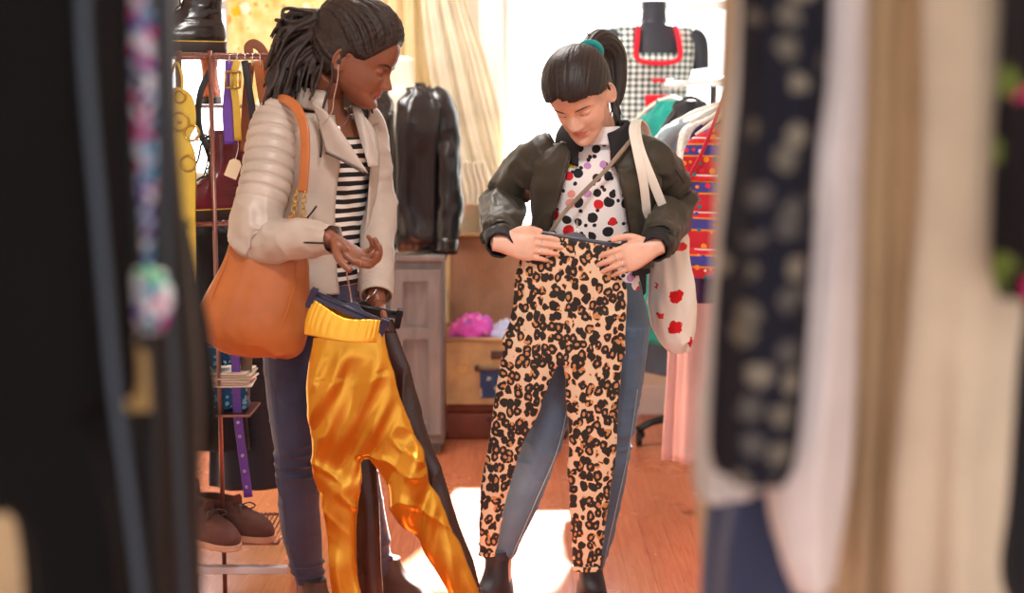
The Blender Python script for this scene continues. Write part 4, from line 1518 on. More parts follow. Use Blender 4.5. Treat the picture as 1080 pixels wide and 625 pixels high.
# ---- printed canvas tote on the other shopper's shoulder
def tote():
    Yt = 4.02
    root = thing('tote_bag', 'white canvas tote with red printed motifs hanging from the bomber jacket shoulder', 'tote bag', P(707, 372, Yt))
    rows = [(232, 672, 716, .022), (250, 676, 724, .034), (275, 681, 729, .046), (300, 683, 732, .055), (325, 684, 733, .056), (345, 687, 732, .05), (360, 696, 730, .038), (371, 708, 726, .015)]
    pts = [(P(xl, y, Yt) + P(xr, y, Yt)) / 2 for y, xl, xr, d in rows]
    rad = [(px(Yt, (xr - xl) / 2), d) for y, xl, xr, d in rows]
    G = loft([(c_, A(0, -1, 0), A(1, 0, 0), r_[1], r_[0]) for c_, r_ in zip(pts, rad)], 64, 8, disp=lambda S, T, G: .008 * (ridge(wrap(S, T, 3, 1.6, 2)) - .4) + .004 * vn(wrap(S, T, 7, 3, 5)))
    mesh_obj('bag_body', gridmesh(G), M['tote'], root)
    s = W2['shL']
    for k, (xe, xm, dy) in enumerate(((684, 679, 0), (706, 690, .012))):
        st = [P(xe, 250, 3.985 + dy), P(xe - 1, 234, 3.91 + dy), P(xm, 195, 3.855 + dy), P(672 + 4 * k, 160, 3.85 + dy), P(668 + 3 * k, 138, 3.895 + dy), P(671 + k, 128.5, 3.945 + dy), P(675, 128, 4.01 + dy), P(682, 140, 4.09), P(694, 190, 4.13), P(704, 240, 4.06)]
        mesh_obj('handle', gridmesh(tube(st, [(.0125, .0022)] * len(st), 16, 8, up=(0, -1, .2), square=3)), M['canvas'], root)
    return root
tote()

# ---- thin crossbody strap over the dotted top, with the small bag it carries
cb = thing('crossbody_bag', 'small dark bag on a thin taupe strap slung across the dotted top', 'bag', P(672, 300, 4.0))
st = [P(667, 146, 3.895), P(655, 160, 3.855), P(640, 178, 3.838), P(618, 200, 3.832), P(596, 223, 3.832), P(582, 243, 3.835), P(570, 262, 3.86)]
mesh_obj('strap', gridmesh(tube(st, [(.0058, .0018)] * len(st), 12, 8, up=(0, -1, 0), square=3)), M['strap_grey'], cb)
mesh_obj('bag_body', box(P(672, 288, 4.0), (.05, .05, .13), bev=.015, seg=3), M['boot_black'], cb)
# ------------------------------------------------------------------ the shop room
WALLY = 6.55
X0, X1, YF, ZC = -1.75, 1.95, -1.2, 2.95
WX0, WX1, WZ0, WZ1 = -.04, 1.42, .84, 2.62
mw = simple('cream_paint', (236, 226, 206), .8, var=.03, bump=.1, bscale=40)
mwh = simple('white_paint', (240, 238, 234), .45, var=.02)
mceil = simple('ceiling_paint', (240, 236, 228), .85, var=.02)

def slabs(*bs):
    return join([box(((a[0] + b[0]) / 2, (a[1] + b[1]) / 2, (a[2] + b[2]) / 2), (b[0] - a[0], b[1] - a[1], b[2] - a[2])) for a, b in bs])

struct('floor', slabs(((X0, YF, -.08), (X1, WALLY, 0))), floor_mat())
struct('ceiling', slabs(((X0 - .1, YF, ZC), (X1 + .1, WALLY + .15, ZC + .1))), mceil)
struct('wall_left', slabs(((X0 - .1, YF, -.08), (X0, WALLY, ZC))), mw)
struct('wall_right', slabs(((X1, YF, -.08), (X1 + .1, WALLY, ZC))), mw)
# back wall with its two window openings, as one frame of masonry
W2X0, W2X1 = -1.69, -1.27
def wall_with_holes():
    xs = [X0 - .1, W2X0, W2X1, WX0, WX1, X1 + .1]; zs = [-.08, WZ0, WZ1, ZC]
    hole = {(1, 1), (3, 1)}
    V, F, idx = [], [], {}
    for s_, y in ((0, WALLY), (1, WALLY + .15)):
        for i, x in enumerate(xs):
            for k, z in enumerate(zs):
                idx[s_, i, k] = len(V); V.append((x, y, z))
    solid = {(i, k) for i in range(len(xs) - 1) for k in range(len(zs) - 1)} - hole
    for (i, k) in solid:
        for s_ in (0, 1):
            F.append([idx[s_, i, k], idx[s_, i + 1, k], idx[s_, i + 1, k + 1], idx[s_, i, k + 1]])
        for (a, b, n) in (((i, k), (i + 1, k), (i, k - 1)), ((i + 1, k), (i + 1, k + 1), (i + 1, k)), ((i + 1, k + 1), (i, k + 1), (i, k + 1)), ((i, k + 1), (i, k), (i - 1, k))):
            if n not in solid:
                F.append([idx[(0,) + a], idx[(0,) + b], idx[(1,) + b], idx[(1,) + a]])
    return np.array(V), F
struct('wall_back', wall_with_holes(), mw)
struct('baseboard_back', slabs(((X0, WALLY - .02, 0), (X1, WALLY, .13))), mwh)
struct('baseboard_left', slabs(((X0, YF, 0), (X0 + .018, WALLY - .02, .13))), mwh)
struct('baseboard_right', slabs(((X1 - .018, YF, 0), (X1, WALLY - .02, .13))), mwh)
# casing, sill, sashes
cw = .10
struct('trim_1', slabs(((WX0 - cw, WALLY - .03, WZ0 - .02), (WX0, WALLY, WZ1 + cw)), ((WX1, WALLY - .03, WZ0 - .02), (WX1 + cw, WALLY, WZ1 + cw)), ((WX0, WALLY - .03, WZ1), (WX1, WALLY, WZ1 + cw)),
                       ((WX0 - cw - .01, WALLY - .042, WZ0 - .02), (WX0 - cw + .018, WALLY - .03, WZ1 + cw)), ((WX0 - .022, WALLY - .040, WZ0 - .02), (WX0 - .008, WALLY - .03, WZ1)),
                       ((WX0 - cw - .03, WALLY - .09, WZ0 - .05), (WX1 + cw + .03, WALLY + .02, WZ0 - .02))), mwh)
wf = struct('window_1', slabs(((WX0, WALLY + .04, WZ0), (WX0 + .05, WALLY + .09, WZ1)), ((WX1 - .05, WALLY + .04, WZ0), (WX1, WALLY + .09, WZ1)), ((WX0 + .05, WALLY + .04, WZ0), (WX1 - .05, WALLY + .09, WZ0 + .06)), ((WX0 + .05, WALLY + .04, WZ1 - .05), (WX1 - .05, WALLY + .09, WZ1)),
                              ((WX0 + .05, WALLY + .045, 1.865), (WX1 - .05, WALLY + .085, 1.905))), mwh)
for z0, z1 in ((WZ0 + .06, 1.865), (1.905, WZ1 - .05)):
    mesh_obj('pane', slabs(((WX0 + .05, WALLY + .06, z0), (WX1 - .05, WALLY + .064, z1))), glass_mat(), wf, smooth=False)

struct('trim_2', slabs(((W2X0 - .05, WALLY - .03, WZ0 - .02), (W2X0, WALLY, WZ1 + cw)), ((W2X1, WALLY - .03, WZ0 - .02), (W2X1 + .09, WALLY, WZ1 + cw)), ((W2X0, WALLY - .03, WZ1), (W2X1, WALLY, WZ1 + cw)),
                       ((W2X0 - .05, WALLY - .09, WZ0 - .05), (W2X1 + .1, WALLY + .02, WZ0 - .02))), mwh)
wf2 = struct('window_2', slabs(((W2X0, WALLY + .04, WZ0), (W2X0 + .04, WALLY + .09, WZ1)), ((W2X1 - .04, WALLY + .04, WZ0), (W2X1, WALLY + .09, WZ1)), ((W2X0 + .04, WALLY + .04, WZ0), (W2X1 - .04, WALLY + .09, WZ0 + .06)), ((W2X0 + .04, WALLY + .04, WZ1 - .05), (W2X1 - .04, WALLY + .09, WZ1)),
                               ((W2X0 + .04, WALLY + .045, 1.865), (W2X1 - .04, WALLY + .085, 1.905))), mwh)
for z0, z1 in ((WZ0 + .06, 1.865), (1.905, WZ1 - .05)):
    mesh_obj('pane', slabs(((W2X0 + .04, WALLY + .06, z0), (W2X1 - .04, WALLY + .064, z1))), glass_mat(), wf2, smooth=False)

# ---- curtains and hangings on the back wall
def drape(name, label, cat, rows, mat, folds, amp, seed=0, n=160, th=.004, Yd=WALLY - .10, parent=None):
    """cloth hanging in folds: rows (y, x left, x right) in photo pixels"""
    rws = cr([r for r in rows], 8)
    G = np.zeros((len(rws), n, 3))
    for j, (y, xl, xr) in enumerate(rws):
        for i in range(n):
            u = i / (n - 1)
            ph = 2 * math.pi * folds * (u + .03 * math.sin(5 * u + seed))
            dep = amp * (math.sin(ph) + .35 * math.sin(2.3 * ph + seed)) * (.6 + .4 * j / len(rws))
            G[j, i] = P(xl + (xr - xl) * u, y, Yd) + A(0, dep, 0)
    G[..., 1] += .012 * vn(G * 5)
    o = mesh_obj(name, slab(G, th), mat, parent)
    if label:
        tag(o, label, cat)
    return o
drape('floral_curtain', 'yellow and cream floral fabric hanging on the back wall behind the locs', 'curtain', [(-40, 240, 352), (60, 240, 350), (180, 240, 352), (330, 240, 352), (440, 240, 352)], floral_mat(), 3.2, .020, 1.3)
mcur = voile('cream_curtain_cloth', (246, 226, 182), .3)
mcur2 = voile('ivory_cloth', (250, 240, 220), .35)
drape('curtain', 'cream curtain hanging straight behind the leather jacket display', 'curtain', [(-60, 384, 476), (40, 386, 478), (120, 388, 484), (190, 392, 488), (250, 394, 478)], mcur, 5.3, .030, .4, Yd=WALLY - .16)
drape('curtain', 'ivory curtain swept aside in a slanting fall at the window edge', 'curtain', [(-60, 440, 480), (0, 444, 492), (60, 450, 512), (120, 460, 528), (160, 470, 537), (182, 478, 541)], mcur2, 3.6, .028, 2.1, Yd=WALLY - .30)
drape('hanging_cloth', 'white frilled cloth gathered below the ivory curtain', 'cloth', [(170, 482, 512), (185, 482, 516), (200, 486, 520), (216, 490, 514)], mcur2, 5.0, .02, 3.0, Yd=WALLY - .34)

# ---- grey wooden cabinet
def cabinet():
    Yc = 5.75
    root = thing('cabinet', 'grey painted wooden cabinet carrying the leather jacket display', 'cabinet', P(430, 472, Yc))
    mg = wood_mat('grey_wood', (104, 100, 101), (130, 124, 122), (8, 8, 1.4), .5)
    top = P(430, 268, Yc)[2]
    xl, xr = P(352, 300, Yc)[0], P(467, 300, Yc)[0]
    d = .235
    mesh_obj('carcass', box(((xl + xr) / 2, Yc + d / 2, (top - .03) / 2 + .03), (xr - xl, d, top - .06), bev=.004), mg, root, angle=30)
    mesh_obj('top', box(((xl + xr) / 2, Yc + d / 2 - .01, top - .014), (xr - xl + .03, d + .03, .028), bev=.006), mg, root, angle=30)
    mesh_obj('plinth', box(((xl + xr) / 2, Yc + d / 2 + .02, .02), (xr - xl - .04, d - .06, .04), bev=.004), mg, root, angle=30)
    w = (xr - xl) / 2
    for k in range(2):
        cx = xl + w * (k + .5)
        dz0, dz1 = .09, top - .06
        fr = []
        iw, st = w - .02, .05
        for (a, b, c, e) in ((cx - iw / 2, cx - iw / 2 + st, dz0, dz1), (cx + iw / 2 - st, cx + iw / 2, dz0, dz1), (cx - iw / 2 + st, cx + iw / 2 - st, dz0, dz0 + st), (cx - iw / 2 + st, cx + iw / 2 - st, dz1 - st, dz1),
                             (cx - iw / 2 + st, cx + iw / 2 - st, (dz0 + dz1) / 2 - st / 2 + .08, (dz0 + dz1) / 2 + st / 2 + .08)):
            fr.append(box(((a + b) / 2, Yc - .011, (c + e) / 2), (b - a, .022, e - c)))
        fr.append(box((cx, Yc - .003, (dz0 + dz1) / 2), (iw - st, .010, dz1 - dz0 - st)))
        dr = mesh_obj('door', join(fr), mg, root, smooth=False)
        mesh_obj('knob', gridmesh(lathe([(.001, 0), (.008, .002), (.006, .010), (.012, .016), (.011, .024), (.001, .028)], (cx + (iw / 2 - st / 2) * (1 if k == 0 else -1), Yc - .022, (dz0 + dz1) / 2), 20, axis=np.array([[1, 0, 0], [0, 0, -1], [0, 1, 0]]))), M['darkmetal'], dr)
    return top
CT = cabinet()

# ---- display torso with the black leather jacket
def bust(root, base, fwd, h, mat, k=1.0, neck=True):
    """dress-form torso standing on base (bottom centre), h high to the shoulders"""
    fw = nrm(A(*fwd)); la = np.cross(fw, A(0, 0, 1))
    rows = [(0, .115, .150), (.06, .118, .152), (.22, .095, .128), (.45, .100, .135), (.68, .125, .152), (.82, .112, .165), (.92, .085, .165), (.98, .070, .120), (1.02, .055, .062), (1.10, .048, .052), (1.20, .046, .050)]
    if not neck:
        rows = rows[:-2]
    secs = [(base + A(0, 0, h * t), fw, la, rf * k, rl * k, rf * .92 * k) for t, rf, rl in rows]
    return secs, fw, la

def leather_display():
    Yj = 5.865
    base = P(425, 268, Yj); base[2] = CT
    sh = P(430, 95, Yj)[2]
    h = sh - CT
    root = thing('display_torso', 'cream display torso standing on the grey cabinet inside the leather jacket', 'mannequin', base)
    mcream = simple('cream_form', (238, 226, 204), .6)
    secs, fw, la = bust(root, base + A(0, 0, .03), (-.12, -.99, 0), h - .03, mcream, 1.0)
    mesh_obj('torso', gridmesh(loft(secs, 48, 6)), mcream, root)
    mesh_obj('base', gridmesh(lathe([(.02, 0), (.118, 0), (.122, .012), (.118, .03), (.10, .034), (.02, .036)], base, 40)), mcream, root)
    mesh_obj('neck_cap', gridmesh(lathe([(.001, .012), (.03, .010), (.046, 0), (.046, -.004)], base + A(0, 0, .03 + (h - .03) * 1.2), 32)), mcream, root)
    jr = thing('leather_jacket', 'black leather zip jacket worn by the cream display torso', 'jacket', base + A(0, 0, .02))
    mj = leather('black_leather', (26, 20, 22), .27, .15, .3, 160)
    j0 = base + A(0, 0, .012)
    HJ = h - .012
    rows = [(0.0, .140, .160), (.05, .146, .168), (.08, .150, .174), (.3, .140, .162), (.55, .142, .168), (.75, .150, .185), (.88, .128, .186), (.96, .100, .150), (1.01, .082, .105)]
    js = [(j0 + A(0, 0, HJ * t), fw, la, a, b, a * .9) for t, a, b in rows]
    def wob(S, T, G):
        return .022 * (ridge(np.stack([T * 10, S * 2.2, S * 0 + 4], -1)) - .4) + .006 * vn(np.stack([T * 22, S * 10, S * 0 + 1], -1))
    G = shell(js, 100, 8, lambda s: R(2 + 20 * sstep(s, .78, 1)), lambda s: R(358 - 20 * sstep(s, .78, 1)), .004, wob)
    mesh_obj('jacket_body', slab(G, .005), mj, jr)
    mesh_obj('zip', gridmesh(tube(G[2:int(len(G) * .8):5, 0] + fw * .008, [.006] * len(G[2:int(len(G) * .8):5]), 8, 3)), M['darkmetal'], jr)
    ct = j0 + A(0, 0, HJ * 1.0)
    cg = np.zeros((8, 60, 3))
    for j in range(8):
        for i in range(60):
            a = R(22 + 316 * i / 59); v = j / 7
            r = .098 - .014 * v + .026 * sstep(v, .5, 1)
            dz = -.02 + .10 * v - .13 * sstep(v, .5, 1) - .05 * max(0, math.cos(a)) * (1 - v)
            cg[j, i] = ct + fw * math.cos(a) * r + la * math.sin(a) * r * 1.05 + A(0, 0, dz)
    mesh_obj('collar', slab(cg, .005), mj, jr)
    for sd in (-1, 1):
        s0 = j0 + A(0, 0, HJ * .93) + la * sd * .135
        pts = [s0 - la * sd * .03 + A(0, 0, .02), s0 + la * sd * .012 + A(0, 0, -.03), s0 + la * sd * .042 + A(0, 0, -.20), s0 + la * sd * .058 + fw * .02 + A(0, 0, -.40), s0 + la * sd * .055 + fw * .06 + A(0, 0, -.58)]
        sl = mesh_obj('sleeve', slab(tube(pts, [.060, .075, .066, .060, .050], 40, 10, disp=sleeve_wrinkles(.011, 5 + sd, 9, .5)), .004, True), mj, jr)
        d = nrm(pts[-1] - pts[-2])
        mesh_obj('cuff', slab(tube([pts[-1] - d * .02, pts[-1] + d * .035], [.051, .049], 32, 4), .005, True), mj, sl)
    # chest pocket zips
    for x0, y0, x1, y1 in ((384, 128, 409, 130),):
        mesh_obj('pocket_zip', gridmesh(tube([P(x0 + 2, y0, 5.735), P(x1, y1, 5.715)], [.005] * 2, 8, 4)), M['darkmetal'], jr)
leather_display()

# ---- second display torso, black, in a gingham bodice by the window
LEDGE = .815
led = thing('display_ledge', 'white ledge under the window carrying the black display torso', 'shelf', A(.6, 6.25, LEDGE - .03))
mesh_obj('board', box((.62, 6.245, LEDGE - .015), (.86, .42, .03), bev=.004), mwh, led, angle=40)
for x_ in (.3, .95):
    mesh_obj('bracket', prism([(0, 0), (.34, 0), (.34, -.03), (.03, -.30), (0, -.30)], A(x_, 6.455, LEDGE - .03), A(0, -1, 0), A(0, 0, 1), A(1, 0, 0), .03), mwh, led, smooth=False)
def gingham_display():
    Yg = 6.20
    top = P(690, 26, Yg)[2]
    low = P(690, 140, Yg)[2] - .02
    base = P(686, 300, Yg) * A(1, 1, 0) + A(0, 0, LEDGE)
    root = thing('display_torso', 'black display torso on a short stand in front of the bright window', 'mannequin', base)
    mb = simple('black_form', (40, 44, 56), .6)
    fw = nrm(A(.06, -1, 0))
    b = base + A(0, 0, low - LEDGE)
    secs, fw, la = bust(root, b, fw, top - low, mb, 1.0)
    mesh_obj('torso', gridmesh(loft(secs, 48, 6)), mb, root)
    for sd in (-1, 1):
        s0 = b + A(0, 0, (top - low) * .90) + la * sd * .150
        mesh_obj('arm_stump', gridmesh(tube([s0, s0 + la * sd * .035 - A(0, 0, .03), s0 + la * sd * .052 - A(0, 0, .14)], [.050, .050, .040], 24, 6)), mb, root)
    mesh_obj('pole', gridmesh(tube([base + A(0, 0, .03), b + A(0, 0, .02)], [.016] * 2, 16, 2)), M['darkmetal'], root)
    mesh_obj('base', gridmesh(lathe([(.02, 0), (.125, 0), (.125, .012), (.05, .03), (.02, .045)], base, 40)), M['darkmetal'], root)
    dr = thing('dress', 'black and white gingham dress with red neckline trim and red panel on black torso', 'dress', b)
    mg = gingham_mat()
    red = cloth('red_cloth', (214, 24, 48), .7, .06)
    rows = [(-.5, .17, .20), (-.25, .15, .19), (0, .130, .165), (.15, .108, .142), (.28, .108, .142), (.45, .112, .148), (.62, .138, .165), (.74, .136, .172)]
    h = top - low
    ds = [(b + A(0, 0, h * t), fw, la, a, c, a * .95) for t, a, c in rows]
    def sk(S, T, G):
        return .010 * np.sin(T * 2 * math.pi * 11) * (1 - sstep(S, .2, .5))
    G = shell(ds, 110, 8, R(0.2), R(359.8), .004, sk)
    mesh_obj('bodice', slab(G, .004), mg, dr)
    # shoulder pieces leave a square neckline
    for sd in (-1, 1):
        pts = []
        for v in np.linspace(0, 1, 10):
            z = h * (.70 + .28 * v)
            row = []
            for u in np.linspace(0, 1, 12):
                a = R(34 + u * (112 - 34))
                rl = interp(v, [0, .5, 1], [.176, .182, .165]); rf = interp(v, [0, .5, 1], [.140, .118, .06])
                row.append(b + A(0, 0, z) + fw * math.cos(a) * rf + la * sd * math.sin(a) * rl)
            pts.append(row)
        mesh_obj('shoulder', slab(np.array(pts), .004), mg, dr)
    hw, zt, zb = .098, h * .98, h * .66
    def fr(x, z):
        rf = interp(z / h, [.6, .75, .9, 1.0], [.146, .142, .122, .080]); 
        return b + A(0, 0, z) + la * x + fw * (rf * math.sqrt(max(0, 1 - (x / .19) ** 2)) + .006)
    path = [fr(-.080, zt), fr(-.088, h * .86), fr(-.094, h * .74), fr(-.085, zb + .012), fr(-.05, zb), fr(0, zb - .004), fr(.05, zb), fr(.085, zb + .012), fr(.094, h * .74), fr(.088, h * .86), fr(.080, zt)]
    mesh_obj('neckline_trim', gridmesh(tube(path, [(.011, .006)] * len(path), 10, 6, up=fw)), red, dr)
    pan = [[fr(x * (1.0 + .6 * abs(v - .45)), h * (.38 - .62 * v)) + fw * (-.015 if v < .5 else -.02) for x in np.linspace(-.046, .046, 10)] for v in np.linspace(0, 1, 14)]
    mesh_obj('front_panel', slab(np.array(pan) + fw * .012, .004), red, dr)
    mesh_obj('bow', gridmesh(tube([fr(-.03, h * .52), fr(-.014, h * .50), fr(0, h * .51), fr(.014, h * .50), fr(.03, h * .52)], [.002, .010, .005, .010, .002], 10, 5)), red, dr)
    for i in range(4):
        mesh_obj('button', gridmesh(lathe([(.001, 0), (.006, .001), (.005, .004), (.001, .005)], fr(0, h * (.34 - .12 * i)) + fw * .008, 14, axis=np.array([[1, 0, 0], [0, 0, -1], [0, 1, 0]]))), M['tee_white'], dr)
gingham_display()

# ---- two old suitcases
def suitcases():
    Yt = 6.02
    # lower trunk
    zt = P(500, 424, Yt)[2]
    xl, xr = P(463, 440, Yt)[0], P(598, 440, Yt)[0]
    ml = leather('trunk_brown', (120, 62, 44), .5, .15, .3)
    md = leather('trunk_edge', (78, 42, 32), .5, .1)
    root = thing('trunk', 'reddish brown trunk on the floor underneath the open suitcase', 'trunk', A((xl + xr) / 2, Yt + .2, 0))
    mesh_obj('body', box(((xl + xr) / 2, Yt + .20, zt * .36), (xr - xl, .40, zt * .72), bev=.012, seg=3), ml, root, angle=40)
    mesh_obj('lid', box(((xl + xr) / 2, Yt + .20, zt * .86), (xr - xl + .006, .406, zt * .27), bev=.012, seg=3), ml, root, angle=40)
    for x in (xl + .02, xr - .02):
        for z in (.025, zt - .025):
            mesh_obj('corner', gridmesh(ellipsoid((x, Yt + .012, z), (.028, .018, .028))), md, root)
    hd = [A((xl + xr) / 2 + q, Yt - d, zt * .55) for q, d in ((-.06, 0), (-.05, .02), (.05, .02), (.06, 0))]
    mesh_obj('handle', gridmesh(tube(hd, [.007] * 4, 10, 5)), md, root)
    # open suitcase on top
    Ys = 5.98
    zb, zr = zt, P(500, 358, Ys)[2]
    xl2, xr2 = P(467, 380, Ys)[0], P(585, 380, Ys)[0]
    mb = leather('beige_suitcase', (188, 156, 108), .5, .1, .2)
    mlin = woven_mat('brown_lining', (160, 116, 88), (116, 80, 58))
    sc = thing('suitcase', 'open beige suitcase with woven brown lid and blue label standing on the trunk', 'suitcase', A((xl2 + xr2) / 2, Ys + .2, zb))
    D, tk = .40, .012
    pcs = slabs(((xl2, Ys, zb), (xr2, Ys + tk, zr)), ((xl2, Ys + D - tk, zb), (xr2, Ys + D, zr)), ((xl2, Ys + tk, zb), (xl2 + tk, Ys + D - tk, zr)), ((xr2 - tk, Ys + tk, zb), (xr2, Ys + D - tk, zr)), ((xl2 + tk, Ys + tk, zb), (xr2 - tk, Ys + D - tk, zb + tk)))
    mesh_obj('body', pcs, mb, sc, smooth=False)
    rim = [A(xl2, Ys, zr), A(xr2, Ys, zr), A(xr2, Ys + D, zr), A(xl2, Ys + D, zr), A(xl2, Ys, zr)]
    for q in range(4):
        mesh_obj('rim', gridmesh(tube([rim[q], rim[q + 1]], [.009] * 2, 10, 2)), mb, sc)
    # lid leaning back
    c = A((xl2 + xr2) / 2, Ys + D + .01, zr)
    up = nrm(A(0, .20, 1)); w = nrm(A(0, -1, .20)); hL = (P(500, 246, 6.5)[2] - zr) / up[2]
    Ml = np.stack([A(1, 0, 0), -w, up], 1)
    mesh_obj('lid', box(c + up * hL / 2, (xr2 - xl2, .02, hL), Ml, bev=.008), mlin, sc, angle=40)
    for s in (-1, 1):
        mesh_obj('lid_edge', box(c + up * hL / 2 + A(s * ((xr2 - xl2) / 2 - .008), 0, 0) + w * .035, (.016, .07, hL), Ml, bev=.005), mb, sc, angle=40)
    mesh_obj('lid_edge', box(c + up * (hL - .008) + w * .035, (xr2 - xl2, .07, .016), Ml, bev=.005), mb, sc, angle=40)
    # front: handle, clasp, blue label, sticker ring
    q = P(517, 387, Ys)
    hd = [A(q[0] - .055, Ys, q[2]), A(q[0] - .05, Ys - .028, q[2] - .004), A(q[0] + .05, Ys - .028, q[2] - .004), A(q[0] + .055, Ys, q[2])]
    mesh_obj('handle', gridmesh(tube(hd, [.009] * 4, 12, 5)), M['boot_brown'], sc)
    cl = P(527, 374, Ys)
    mesh_obj('clasp', box((cl[0], Ys - .005, cl[2]), (.075, .012, .035), bev=.004), M['boot_brown'], sc, angle=40)
    lb = P(521, 405, Ys)
    mlab = blotch_mat('blue_label_paper', (52, 76, 118), [(196, 190, 176), (206, 200, 186)], 26, .34, .6)
    mesh_obj('paper_label', box((lb[0], Ys - .0015, lb[2]), (.12, .003, .12), bev=.001), mlab, sc, smooth=False)
    st = P(489, 388, Ys)
    mesh_obj('sticker', ring((st[0], Ys - .001, st[2]), A(1, 0, 0), A(0, 0, 1), .026, .003), simple('faded_yellow', (206, 176, 96), .6), sc)
    # soft things in the suitcase
    def pile(name, label, c, r, mat, seed):
        G = ellipsoid(c, r, n=48, m=30)
        dd = nrm(G - c)
        G = G + dd * (.022 * vn(dd * 3.2 + seed) + .010 * ridge(dd * 6 + seed))[..., None]
        o = mesh_obj(name, gridmesh(G), mat)
        return tag(o, label, 'garment')
    mpk = blotch_mat('pink_knit', (226, 90, 186), [(170, 110, 210), (240, 150, 210)], 30, .35)
    mlv = cloth('lavender_cloth', (206, 206, 236), .85, .08)
    zc = zr - .02
    pile('scarf', 'bright pink scarf bundled in the open suitcase', P(499, 345, 6.12) * A(1, 1, 0) + A(0, 0, zc + .01), (.105, .10, .085), mpk, 1)
    pile('scarf', 'pale lavender cloth beside the pink scarf in the suitcase', P(534, 347, 6.14) * A(1, 1, 0) + A(0, 0, zc - .005), (.075, .09, .075), mlv, 5)
suitcases()
# ------------------------------------------------------------------ hangers and clothes
def coat_hanger(label, c, d, mat, w=.40, drop=.09, rail=None, group=None, r=.006):
    """shoulder hanger: c = middle of the arms' crest, d = direction of the arms"""
    root = thing('clothes_hanger', label, 'hanger', c, group)
    d = nrm(d)
    pts = [c - d * w / 2 - A(0, 0, drop), c - d * w * .3 - A(0, 0, drop * .42), c - d * .03 - A(0, 0, .004), c + d * .03 - A(0, 0, .004), c + d * w * .3 - A(0, 0, drop * .42), c + d * w / 2 - A(0, 0, drop)]
    mesh_obj('arms', gridmesh(tube(pts, [(r * .8, r * 1.3)] * 6, 12, 6)), mat, root)
    if rail is not None:
        rr = rail
        hk = [c - A(0, 0, .004), c + A(0, 0, .02)]
        top = A(c[0], c[1], rr[2])
        for a in np.linspace(-2.2, 1.2, 9)[::-1] * -1:
            pass
        ang = np.linspace(math.pi * 1.5, math.pi * .1, 10)
        hk = [c - A(0, 0, .004)] + [top + d * .021 * math.cos(q) + A(0, 0, .021 * math.sin(q)) for q in ang]
        mesh_obj('hook', gridmesh(tube(hk, [.0022] * len(hk), 8, 5)), M['metal'], root)
    return root

def hung(name, label, cat, c, d, w, L, mat, depth=.035, sl=None, flare=1.0, folds=5, seed=0, drop=.09, group=None, neck=.07, hem=None, amp=.012, parts=None, top=0.0):
    """a garment on its hanger: c = crest of the hanger, d = shoulder direction"""
    d = nrm(d); up = A(0, 0, 1); f = np.cross(d, up)
    c = np.asarray(c, float)
    o = None
    rows = [(-top, neck, .5), (-.02, neck + .02, .7), (-drop * .55, w * .30, .9), (-drop * 1.05, w * .5, 1), (-drop * 1.9, w * .53, 1.05), (-L * .45, w * .5 * (1 + flare) / 2 * 1.0, 1.1), (-L * .8, w * .5 * flare * .97, 1.15), (-L, w * .5 * flare, 1.2)]
    secs = [(c + A(0, 0, z), f, d, depth * k, hw) for z, hw, k in rows]
    def dp(S, T, G):
        a = sstep(S, .2, .8)
        return amp * a * (np.sin(T * 2 * math.pi * folds + seed + .8 * np.sin(S * 5)) + .6 * np.sin(T * 2 * math.pi * folds * 2.3 + 2 * seed)) + .5 * amp * vn(wrap(S, T, 5, 2.5, seed))
    G = loft(secs, 88, 8, disp=dp)
    o = mesh_obj(name, slab(G, .004, True), mat)
    tag(o, label, cat, group)
    for sd in (sl or ()):
        s0 = c + d * sd * (w * .46) - A(0, 0, drop * 1.05)
        pts = [s0 - d * sd * .05 + A(0, 0, .01), s0 + d * sd * .03 - A(0, 0, .05), s0 + d * sd * .05 - A(0, 0, .25), s0 + d * sd * .045 - A(0, 0, .52)]
        mesh_obj('sleeve', slab(tube(pts, [(.05, .03), (.062, .034), (.055, .032), (.048, .03)], 28, 8, disp=sleeve_wrinkles(.008, seed + sd, 8, .6)), .003, True), mat, o)
    return o

